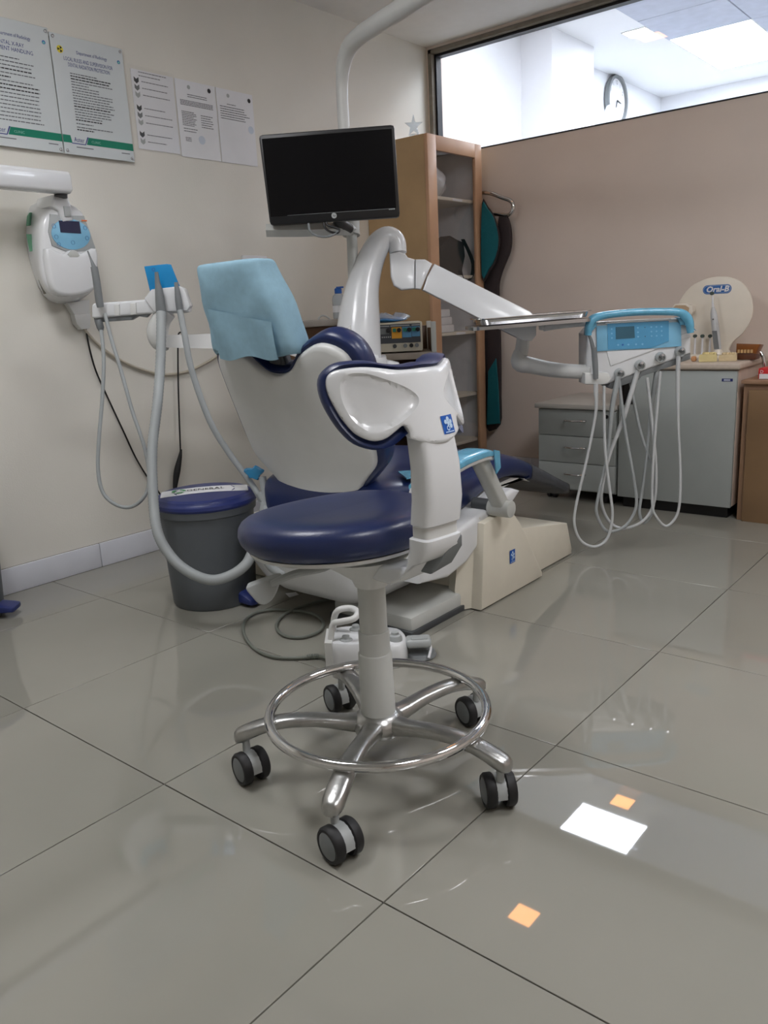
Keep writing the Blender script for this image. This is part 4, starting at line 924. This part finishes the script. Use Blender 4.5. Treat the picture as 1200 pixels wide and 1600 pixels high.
kb(kw-.022, kw, 0, .03, .04, zs+.13).obj('post', GREYW, kt); kb(kw-.022, kw, kd-.03, kd, .04, zs+.13).obj('post', GREYW, kt)
kb(0, .022, 0, .03, .04, zs).obj('post', GREYW, kt); kb(0, .022, kd-.03, kd, .04, zs).obj('post', GREYW, kt)
kb(0, kw, kd-.012, kd, .1, zs+.11).obj('back_panel', WBD, kt)
kb(kw-.018, kw-.006, .03, kd-.03, .1, zs+.1).obj('side_panel', WBD, kt); kb(.006, .018, .03, kd-.03, .1, zs-.03).obj('side_panel', WBD, kt)
for u in (.02, kw-.02):
    for v in (.03, kd-.03): B().cyl(k0+HU*u-HN*v, k0+HU*u-HN*v+Z3*.045, .02, seg=14).obj('caster', RUBBER, kt)
eb = thing('electrosurgery_box', 'beige electrosurgery box with dark panel, orange and blue fields', 'medical device', P(620, 545, KD-.03))
eo = P(620, 525, KD-.02); ER = Matrix((HU, -HN, Z3)).transposed()
def eu(u, z, off=.0): return eo+HU*u+Z3*(z-eo.z)+HN*off
zb_ = zs+.006; ew, eh = .112, .128
EBODY = mat('beige_instrument_case', (196, 190, 172), .5)
B().box(eu(.002, zb_+eh/2, -.12), (ew*2, .24, eh), ER, .006).obj('case', EBODY, eb)
def erect(u0, u1, v0, v1, off, name, m_, par=None):
    return B().prism([eu(-ew+ew*2*u, zb_+eh*v, off) for u, v in ((u0, v0), (u1, v0), (u1, v1), (u0, v1))], HN, .003).obj(name, m_, par or eb)
pnl = erect(.1, .97, .3, .94, .0025, 'control_panel', mat('panel_dark', (62, 66, 72), .45))
erect(.17, .35, .62, .82, .0045, 'grey_field', MGREY, pnl); erect(.4, .6, .46, .84, .0045, 'orange_field', mat('orange_field', (224, 160, 44), .45), pnl)
erect(.61, .79, .48, .84, .0045, 'blue_field', mat('blue_field', (88, 144, 182), .45), pnl); erect(.80, .96, .5, .84, .0045, 'blue_field', mat('blue_field', (88, 144, 182), .45), pnl)
for u0 in (.42, .63, .81): erect(u0, u0+.07, .68, .8, .006, 'indicator', mat('green_lcd', (40, 128, 104), .3), pnl)
for u0 in (.34, .55, .75, .92): B().cyl(eu(-ew+ew*2*u0, zb_+eh*.74, .002), eu(-ew+ew*2*u0, zb_+eh*.74, .018), .0105, .009, 18, .001).obj('knob', BLACK, pnl)
erect(.16, .36, .87, .9, .0045, 'caption_bar', LGREY, pnl); erect(.38, .76, .87, .905, .0045, 'caption_bar', LGREY, pnl); erect(.8, .96, .87, .905, .0045, 'caption_bar', LGREY, pnl)
for k in range(5): erect(.2+.04*k, .225+.04*k, .5, .54, .0045, 'button', LGREY, pnl)
for u0, m_ in ((.45, DGREY), (.66, MGREY), (.78, BLACK), (.89, MGREY)): B().cyl(eu(-ew+ew*2*u0, zb_+eh*.2, .001), eu(-ew+ew*2*u0, zb_+eh*.2, .008), .009, seg=16).obj('socket', m_, eb)
bgp = P(600, 500, KD+.05)
def onbox(du, dv): return eo+HU*du-HN*dv+Z3*(zb_+eh-eo.z+.001)
pb = thing('glove_packet', 'clear plastic packet with blue contents on the electrosurgery box', 'plastic packet', onbox(-.05, .1))
for nm, m_, sx, sz, dx in (('contents', mat('blue_gloves', (70, 140, 200), .6, bump=.3), .085, .018, 0), ('wrapping', CLEARW, .1, .034, 0)):
    rings = []
    for i in range(7):
        t = i/6; k = math.sin(math.pi*(.04+.92*t))**.5
        rings.append([onbox(-.035+sx*k*math.cos(a)*(1+.1*math.sin(4*a)), .1+.07*k*math.sin(a)*(1+.1*math.cos(3*a)))+Z3*(sz*t*(1+.3*math.sin(3*a+1))) for a in [2*math.pi*j/24 for j in range(24)]])
    B().loft(rings).obj(nm, m_, pb)
# low worktop along the wall, left of the unit column, with a bottle
sw = thing('side_cabinet', 'low cabinet with grey worktop behind the backrest', 'cabinet', (-1.99, 1.95, 0))
wz = PX(497, 500, -1.87).z
B().bb(LW+.016, -1.88, 1.80, 2.12, 0, wz-.03).obj('body', WBD, sw); B().bb(LW+.016, -1.86, 1.78, 2.14, wz-.03, wz, .004).obj('worktop', mat('grey_worktop', (158, 152, 144), .5), sw)
bo = thing('plastic_bottle', 'clear plastic bottle with blue cap on the low worktop', 'bottle', (-1.8, 1.8, wz))
bp = P(531, 500, 3.8); bp.z = wz
B().lathe([(.026, 0), (.03, .004), (.03, .09), (.026, .105), (.014, .115), (.012, .12)], bp, 24).obj('body', film('bottle_plastic', (205, 212, 216), .6, .15), bo)
B().lathe([(.0305, .03), (.0305, .06)], bp, 24, caps=False).obj('label_band', PAPER, bo)
B().lathe([(.014, .114), (.017, .116), (.017, .136), (.012, .14)], bp, 20).bb(bp.x-.006, bp.x+.03, bp.y-.006, bp.y+.006, wz+.138, wz+.146).obj('cap', BLUED, bo)
tag(B().tube([P(497, 504, 3.74), P(499, 496, 3.75), P(506, 493, 3.76), P(515, 498, 3.77), P(520, 503, 3.78)], .004, 8, 5).obj('loose_lead', LGREY), 'short grey lead arching over the low worktop', 'cable')

# ================================================================== RIGHT: drawer unit, storage cabinet, wooden cabinet
du = thing('drawer_unit', 'grey three-drawer unit on black casters under the partition', 'drawer unit', (-.985, 2.93, 0))
DX0, DX1, DY = -1.187, -.785, 2.685
B().bb(DX0, DX1, DY+.018, YW-.03, .055, .455, .002).obj('carcass', CABG, du)
B().bb(DX0-.014, DX1+.002, DY-.012, YW-.025, .455, .478, .003).obj('top', mat('light_top', (186, 184, 178), .4), du)
zc = [.062, .193, .324, .452]
for k in range(3):
    d_ = B().bb(DX0+.002, DX1-.002, DY, DY+.018, zc[k]+.0015, zc[k+1]-.0015, .0015).obj('drawer', CABG, du)
    zh = (zc[k]+zc[k+1])/2+.012; xh = (DX0+DX1)/2-.0
    B().tube([V((xh-.052, DY, zh)), V((xh-.048, DY-.016, zh)), V((xh, DY-.026, zh)), V((xh+.048, DY-.016, zh)), V((xh+.052, DY, zh))], .0045, 10, 5).obj('handle', CHROME, d_)
B().cyl(V((DX1-.045, DY, .425)), V((DX1-.045, DY-.006, .425)), .009, seg=18).obj('lock', BLACK, du)
for x in (DX0+.05, DX1-.05):
    for y in (DY+.06, YW-.09):
        B().cyl(V((x-.022, y, .022)), V((x-.006, y, .022)), .022, seg=18).cyl(V((x+.006, y, .022)), V((x+.022, y, .022)), .022, seg=18).bb(x-.012, x+.012, y-.012, y+.012, .022, .055).obj('caster', RUBBER, du)
sc = thing('storage_cabinet', 'grey storage cabinet with wide blank door and beige worktop', 'cabinet', (-.52, 2.94, 0))
SX0, SX1, SY = -.776, -.262, 2.69
B().bb(SX0+.02, SX1-.02, SY+.03, YW-.03, 0, .055).obj('plinth', BLACK, sc)
B().bb(SX0, SX1, SY+.02, YW-.03, .055, .642, .002).obj('carcass', mat('beige_side_panel', (196, 176, 162), .5), sc)
B().bb(SX0+.002, SX1-.002, SY, SY+.019, .052, .637, .002).obj('door', CABG, sc)
WZT = .672
tagp = V((SX1-.045, SY-.0008, .60))
B().bb(SX1-.062, SX1-.018, SY-.001, SY, .594, .606).obj('name_plate', mat('navy_plate', (28, 40, 100), .5), sc)
B().bb(SX1-.054, SX1-.028, SY-.0016, SY-.001, .5965, .6035).obj('plate_print', mat('pale_print2', (170, 176, 196), .5), sc)
wt = thing('worktop', 'beige rounded worktop over the grey storage cabinet', 'worktop', (-.52, 2.93, .642))
B().bb(SX0-.02, SX1+.012, SY-.014, YW-.016, .6425, WZT, .01, 4).obj('slab', mat('beige_worktop', (198, 184, 170), .38, noise=.03, scale=60), wt)
wc_ = thing('wooden_cabinet', 'brown wooden cabinet at the right edge of the photo', 'cabinet', (.1, 2.94, 0))
B().bb(-.24, .45, SY+.02, YW-.03, 0, .585, .002).obj('carcass', mat('tan_wood', (158, 124, 98), .5, noise=.05, scale=5), wc_)
B().bb(-.215, .45, SY+.002, SY+.02, .0, .56, .002).obj('door', WOODB, wc_)
B().bb(-.245, .46, SY-.005, YW-.028, .585, .6, .002).obj('top', mat('tan_wood', (158, 124, 98), .5), wc_)
rb = thing('red_carton', 'red and white carton on the wooden cabinet at the right edge', 'box', (-.1, 2.78, .6))
B().bb(-.195, -.05, 2.74, 2.84, .601, .645, .002).obj('carton', mat('red_card', (206, 40, 44), .5), rb)
B().bb(-.19, -.05, 2.737, 2.739, .602, .622).obj('white_band', PAPER, rb)
text('D', .018, V((-.188, 2.7385, .625)), V((1, 0, 0)), Z3, PAPER, rb)
ms = thing('metal_spout', 'slim chrome spout at the right edge above the red carton', 'spout', (-.16, 2.9, .6))
q0 = PY(1194, 583, 2.93)
B().tube([V((q0.x, 2.93, .6)), V((q0.x, 2.93, q0.z)), PY(1193, 560, 2.93), PY(1186, 549, 2.93), PY(1179, 546, 2.93)], [.006, .006, .009, .008, .006], 10, 4).obj('spout', CHROME, ms)
# ------------------------------------------------------------------ display stand on the worktop
ob = thing('toothbrush_display', 'round cream toothbrush display board with blue oval logo', 'display stand', (-.5, 2.98, WZT))
OY = 2.98; BO = mat('cream_display_board', (232, 224, 210), .35, noise=.01)
bo_ = [PY(x, y, OY) for x, y in ((1062, 562), (1062, 548), (1058, 520), (1056, 495), (1062, 470), (1078, 449), (1102, 436), (1130, 432), (1154, 438), (1170, 455), (1176, 480), (1172, 503), (1160, 521), (1146, 533), (1138, 546), (1136, 562))]
for p in bo_: p.z = max(p.z, WZT+.001)
B().prism(bo_, (0, -1, 0), .018, .004, 2, sm=3).obj('board', BO, ob)
oc = PY(1120.5, 452, OY)
LG = B().prism([oc+V((u, -.0012, v)) for u, v in rrect(.062, .0195, .0193, 8)], (0, -1, 0), .0008).obj('logo_plate', mat('logo_blue', (52, 104, 172), .4), ob)
B().prism([oc+V((u, -.0018, v)) for u, v in rrect(.0585, .0165, .0163, 8)], (0, -1, 0), .0005).obj('logo_rim', mat('logo_pale', (190, 205, 226), .4), LG)
B().prism([oc+V((u, -.0022, v)) for u, v in rrect(.0572, .0152, .015, 8)], (0, -1, 0), .0005).obj('logo_field', mat('logo_blue', (52, 104, 172), .4), LG)
text('Oral-B', .034, oc+V((-.048, -.0026, -.0105)), (1, 0, 0), Z3, PAPER, LG, 'lettering', width=.098, bold=.0012, shear=.2)
mr = [PY(x, y, OY-.04) for x, y in ((1050, 480), (1054, 475), (1072, 474), (1081, 478), (1083, 487), (1079, 494), (1060, 494))]
B().prism(mr, (0, -1, 0), .035, .004, 2).obj('side_holder', BO, ob)
B().prism([p+V((0, -.0015, 0)) for p in [PY(x, y, OY-.04) for x, y in ((1052, 481), (1056, 477), (1071, 477), (1077, 481), (1076, 488), (1060, 491))]], (0, -1, 0), .002).obj('holder_insert', mat('tan_insert', (190, 164, 134), .5), ob)
bt_ = B(); trc = PZ(1112, 552, WZT)
B().sup([(.105*math.cos(a), .05*math.sin(a)) for a in [2*math.pi*k/36 for k in range(36)]], (0, 0), [(0, 0), (.94, 0), (1, .005), (1, .012), (.96, .017), (0, .018)], lambda u, v, d: V((PY(1108, 552, 2.93).x+u, 2.93+v, WZT+.0005+d))).obj('base_tray', BO, ob)
tbz = WZT+.0195
eb_ = thing('electric_toothbrush', 'white and grey electric toothbrush standing in front of the display board', 'toothbrush', (PY(1122, 545, 2.92).x, 2.92, tbz))
tx = PY(1122, 545, 2.92).x
top = PY(1113, 457, 2.92); 
B().lathe([(.028, 0), (.026, .006), (.018, .018), (.015, .022)], V((tx, 2.92, tbz)), 24).obj('charger', BO, eb_)
h0 = V((tx-.001, 2.92, tbz+.02)); hd = (PY(1114, 480, 2.92)-h0)
B().tube([h0, h0+hd*.25, h0+hd*.6, h0+hd*.85, h0+hd], [.0155, .0165, .0155, .0135, .006], 18, 4).obj('handle', mat('silver_grey', (196, 198, 200), .35), eb_)
B().prism([h0+hd*t+V((s_, -.0165, 0)) for t, s_ in ((.02, -.011), (.02, .011), (.45, .010), (.45, -.010))], (0, -1, 0), .002).obj('grip_panel', MGREY, eb_)
B().cyl(h0+hd*.72-V((0, .014, 0)), h0+hd*.72-V((0, .0165, 0)), .003, seg=10).obj('power_button', DGREY, eb_)
n0 = h0+hd*.98; n1 = top+Z3*-.004
B().tube([n0, n0*.5+n1*.5, n1], [.006, .0045, .0035], 12, 3).obj('neck', PAPER, eb_)
B().cyl(n1+V((0, .004, 0)), n1+V((0, -.01, 0)), .0075, seg=14).obj('brush_head', mat('dark_bristles', (70, 84, 78), .7), eb_)
for k, (x, nm) in enumerate(((1085.5, 'leftmost'), (1097, 'middle'), (1109, 'rightmost'))):
    bx = PY(x, 545, 2.94).x; zt = PY(x, 525, 2.94).z
    t = thing('spare_brush_head', nm+' of three small spare brush heads before the display board', 'brush head', (bx, 2.94, tbz), 'spare brush heads')
    B().cyl(V((bx, 2.94, tbz)), V((bx, 2.94, zt-.004)), .0055, .0035, 12).obj('stem', PAPER, t)
    B().cyl(V((bx, 2.944, zt)), V((bx, 2.93, zt)), .0075, seg=14).obj('bristles', mat('dark_bristles', (70, 84, 78), .7), t)
# plaster models and amber box at the front of the worktop
PL = mat('yellow_plaster', (222, 206, 150), .6, noise=.05, bump=.3); PL2 = mat('cream_plaster', (218, 198, 158), .6, noise=.08, bump=.3)
def cast(x, y, hw_, h, m_, label, front):
    b = PZ(x, y, WZT); b.z = WZT+.001
    t = thing('dental_cast', label, 'dental cast', b, 'plaster casts on the worktop')
    oo = [(hw_*math.cos(rad(a)), .028*math.sin(rad(a))+.028) for a in range(0, 181, 15)]+[(-hw_, 0), (hw_, 0)][:1]
    B().sup(oo, (0, .02), [(0, 0), (.97, 0), (1, .004), (1, h*.75), (.93, h), (0, h)], lambda u, v, d: b+V((u, v, d))).obj('base', m_, t)
    for k in range(7):
        a = rad(15+25*k); B().lathe([(.006, 0), (.0065, .004), (.004, .009), (.0005, .010)], b+V((hw_*.75*math.cos(a), .028+.018*math.sin(a), h*.98)), 8).obj('tooth', m_, t)
cast(1104, 566, .033, .03, PL, 'yellow dental plaster cast, nearest the delivery console', 0)
cast(1135, 565, .033, .026, PL2, 'cream dental plaster cast with brown stains, in the middle', 0)
cast(1156, 561, .024, .02, PL2, 'small cream dental plaster cast beside the amber box', 0)
tag(B().box(PZ(1084, 565, WZT)+Z3*.012, (.02, .02, .022), None, .006).obj('wax_block', mat('orange_wax', (206, 150, 104), .6)), 'small orange wax block at the left of the plaster casts', 'wax block')
ab = thing('amber_box', 'amber translucent box with folded lid behind the plaster casts', 'box', (PZ(1170, 560, WZT).x, 2.86, WZT))
a0 = PY(1172, 556, 2.86).x; AMB = mat('amber_plastic', (132, 78, 30), .3, noise=.08); 
B().bb(a0-.045, a0+.03, 2.83, 2.90, WZT+.001, WZT+.03, .003).obj('tray', mat('brown_plastic', (92, 54, 34), .4), ab)
B().prism([V((a0-.05, 2.829, WZT+.032)), V((a0+.03, 2.829, WZT+.026)), V((a0+.045, 2.829, WZT+.066)), V((a0-.05, 2.829, WZT+.07))], (0, -1, .1), .06, .003).obj('lid', AMB, ab)
for k in range(5): B().bb(a0-.042+.013*k, a0-.033+.013*k, 2.824, 2.828, WZT+.03, WZT+.044).obj('compartment', mat('pale_amber', (196, 160, 110), .4), ab)
# ================================================================== PEDAL BINS
BC = V((-1.44, .825, 0))
pbn = thing('pedal_bin', 'grey pedal bin with blue lid and white label strip beside the dental chair', 'bin', BC)
BG = mat('bin_grey', (92, 97, 102), .5, noise=.02)
B().lathe([(.138, 0), (.143, .006), (.148, .1), (.156, .25), (.160, .318), (.168, .322), (.170, .345), (.165, .348), (.155, .348)], BC, 48).obj('body', BG, pbn)
lid = B().lathe([(.155, .344), (.171, .345), (.174, .352), (.172, .362), (.166, .366), (.163, .369), (.160, .376), (.150, .382), (.10, .387), (.0001, .389)], BC, 48).obj('lid', NAVYP, pbn, ang=25)
ld = HU*.96+HN*-.0; LDU = (P(372, 757, 2.78)-P(262, 778, 2.74)); LDU.z = 0; LDU.normalize(); LDV = Z3.cross(LDU)
def lp(u, v, d=0.): return BC+LDU*u+LDV*v+Z3*(.3905+d)
def lidz(u, v): return .389-.007*min(1, (u*u+v*v)/.0225)
sl = []
for i in range(13):
    u = -.145+.29*i/12
    sl.append([BC+LDU*u+LDV*v+Z3*(lidz(u, v)+.0012) for v in (-.05, 0, .05)])
B().loft(sl, False, False).obj('label_strip', PAPER, lid, recalc=False)
text('GENERAL', .042, BC+LDU*-.06-LDV*.014+Z3*.3915, LDU, LDV, INKK, lid, 'lettering', width=.125)
b = B()
for k in range(3):
    q = [BC+LDU*(-.085+.024*math.cos(a)*rr_)+LDV*(.03*math.sin(a)*rr_)+Z3*.3908 for rr_, a in [(1, rad(120*k+j*20)) for j in range(5)]+[(.6, rad(120*k+80-j*20)) for j in range(5)]]
    b.poly(q)
b.obj('recycling_mark', mat('leaf_green', (40, 150, 80), .5), lid, recalc=False)
pd = (P(404, 922, 2.72)-BC); pd.z = 0; pd.normalize(); pq = Z3.cross(pd)
B().loft([[BC+pd*r_+pq*u+Z3*(z+v) for u, v in sq(hw_, hh, 14, 4)] for r_, z, hw_, hh in ((.13, .028, .03, .022), (.15, .03, .034, .022), (.175, .026, .038, .018), (.195, .02, .036, .012), (.2, .018, .03, .008))]).obj('pedal', NAVYP, pbn)
# its twin, left of the frame: only the pedal reaches into view
tip = PZ(27, 948, .03)
d2 = V((.75, .66, 0)).normalized(); bc2 = tip-d2*.2; bc2.z = 0
pb2 = thing('pedal_bin', 'blue bin pedal poking in at the left edge of the photo', 'bin', bc2)
for ch in pbn.children:
    if ch.name.startswith('pedal'): continue
    c = ch.copy(); COL.objects.link(c); c.parent = pb2
    if ch.name.startswith('lid'):
        for g_ in ch.children:
            h_ = g_.copy(); COL.objects.link(h_); h_.parent = c
q2 = Z3.cross(d2)
B().loft([[bc2+d2*r_+q2*u+Z3*(z+v) for u, v in sq(hw_, hh, 14, 4)] for r_, z, hw_, hh in ((.13, .034, .03, .018), (.15, .034, .036, .016), (.18, .032, .04, .012), (.196, .03, .038, .010), (.2, .03, .03, .007))]).obj('pedal', NAVYP, pb2)

# ================================================================== FOOT CONTROL + CABLE + SCRAP
FD = 2.02
f0 = PZ(577, 1046, 0); 
fc_ = thing('foot_control', 'white foot control with carrying handle, push buttons and grey pedal', 'foot control', PZ(575, 1035))
FU = HU; FV = -HN
def fp(u, v, z): return f0+FU*u+FV*v+Z3*z
oo = [(p, q) for p, q in cat([(-.115, .01), (-.11, .0), (-.06, -.006), (0, .0), (.04, -.004), (.085, .0), (.105, .03), (.11, .08), (.09, .13), (.03, .14), (-.05, .14), (-.1, .12), (-.118, .06)], 3, True)]
B().sup(oo, (0, .06), [(0, 0), (.96, 0), (1, .006), (.98, .05), (.95, .066), (.9, .072), (0, .074)], lambda u, v, d: fp(u, v, d*(1-.12*(u/.11)))).obj('body', WHITE, fc_, ang=50)
hl = [(-.105, .02, .03), (-.1, .025, .09), (-.092, .03, .125), (-.07, .02, .135), (-.035, .02, .142), (-.025, .05, .148), (-.045, .08, .15), (-.08, .08, .145), (-.095, .09, .11), (-.1, .1, .05)]
B().tube([fp(*q) for q in hl], .009, 12, 5).obj('handle', WHITEM, fc_)
B().loft([[fp(-.117+a, v, z) for a, v in ((0, -.004), (.02, -.008), (.022, .1), (0, .1))] for z in (.004, .05, .085)]).obj('handle_cheek', WHITEM, fc_)
for u, v in ((-.06, .03), (-.035, .105), (.075, .04)):
    B().lathe([(.02, .055), (.02, .072), (.017, .08), (.011, .083), (.010, .09), (.0001, .091)], fp(u, v, 0), 20).obj('push_button', LGREY, fc_)
B().lathe([(.042, 0), (.045, .004), (.04, .014), (.0001, .016)], fp(.145, .075, 0), 24).obj('pedal_base', MGREY, fc_)
B().box(fp(.14, .07, .045), (.07, .065, .024), Matrix.Rotation(rad(40), 3, 'Z') @ Matrix.Rotation(rad(-8), 3, 'X'), .008, 3).box(fp(.142, .066, .058), (.045, .042, .006), Matrix.Rotation(rad(40), 3, 'Z') @ Matrix.Rotation(rad(-8), 3, 'X'), .002).obj('pedal', LGREY, fc_)
B().tube([fp(.165, .03, .012), fp(.172, .045, .03), fp(.172, .07, .035)], .004, 8, 4).obj('pedal_loop', PAPER, fc_)
cb = B().tube([fp(-.115, .04, .02)]+[PZ(x, y, .007) for x, y in ((496, 1025), (470, 1028), (430, 1027), (400, 1015), (382, 993), (382, 972), (398, 958), (425, 953), (460, 954), (490, 960), (505, 972), (498, 987), (470, 996), (442, 992), (432, 978), (442, 962), (470, 948), (505, 938), (540, 930))], .005, 10, 6).obj('foot_cable', mat('grey_green_cable', (112, 116, 108), .5), None, ang=80)
cb2 = B()
for k in range(6):
    a = PZ(496-3.2*k, 1025+.3*k, .008); cb2.lathe([(.008, -.0022), (.008, .0022)], a, 12, FU)
tag(cb, 'grey cable coiled on the floor behind the foot control', 'cable')
cb2.obj('strain_relief', mat('grey_green_cable', (112, 116, 108), .5), cb)
b = PZ(456, 930, .0)
ps = B().prism([PZ(446, 927, .002), PZ(462, 925, .002), PZ(467, 929, .003), PZ(452, 933, .002)], (0, 0, 1), .0012).obj('paper_scrap', PAPER); tag(ps, 'tiny white paper scrap on the floor under the dental chair', 'paper scrap')
tag(B().prism([PZ(404, 873, .004), PZ(416, 872, .004), PZ(414, 880, .004), PZ(404, 882, .004)], (0, 0, 1), .002).obj('blue_film_scrap', BLUEF), 'small blue film scrap on the floor behind the bin', 'film scrap')
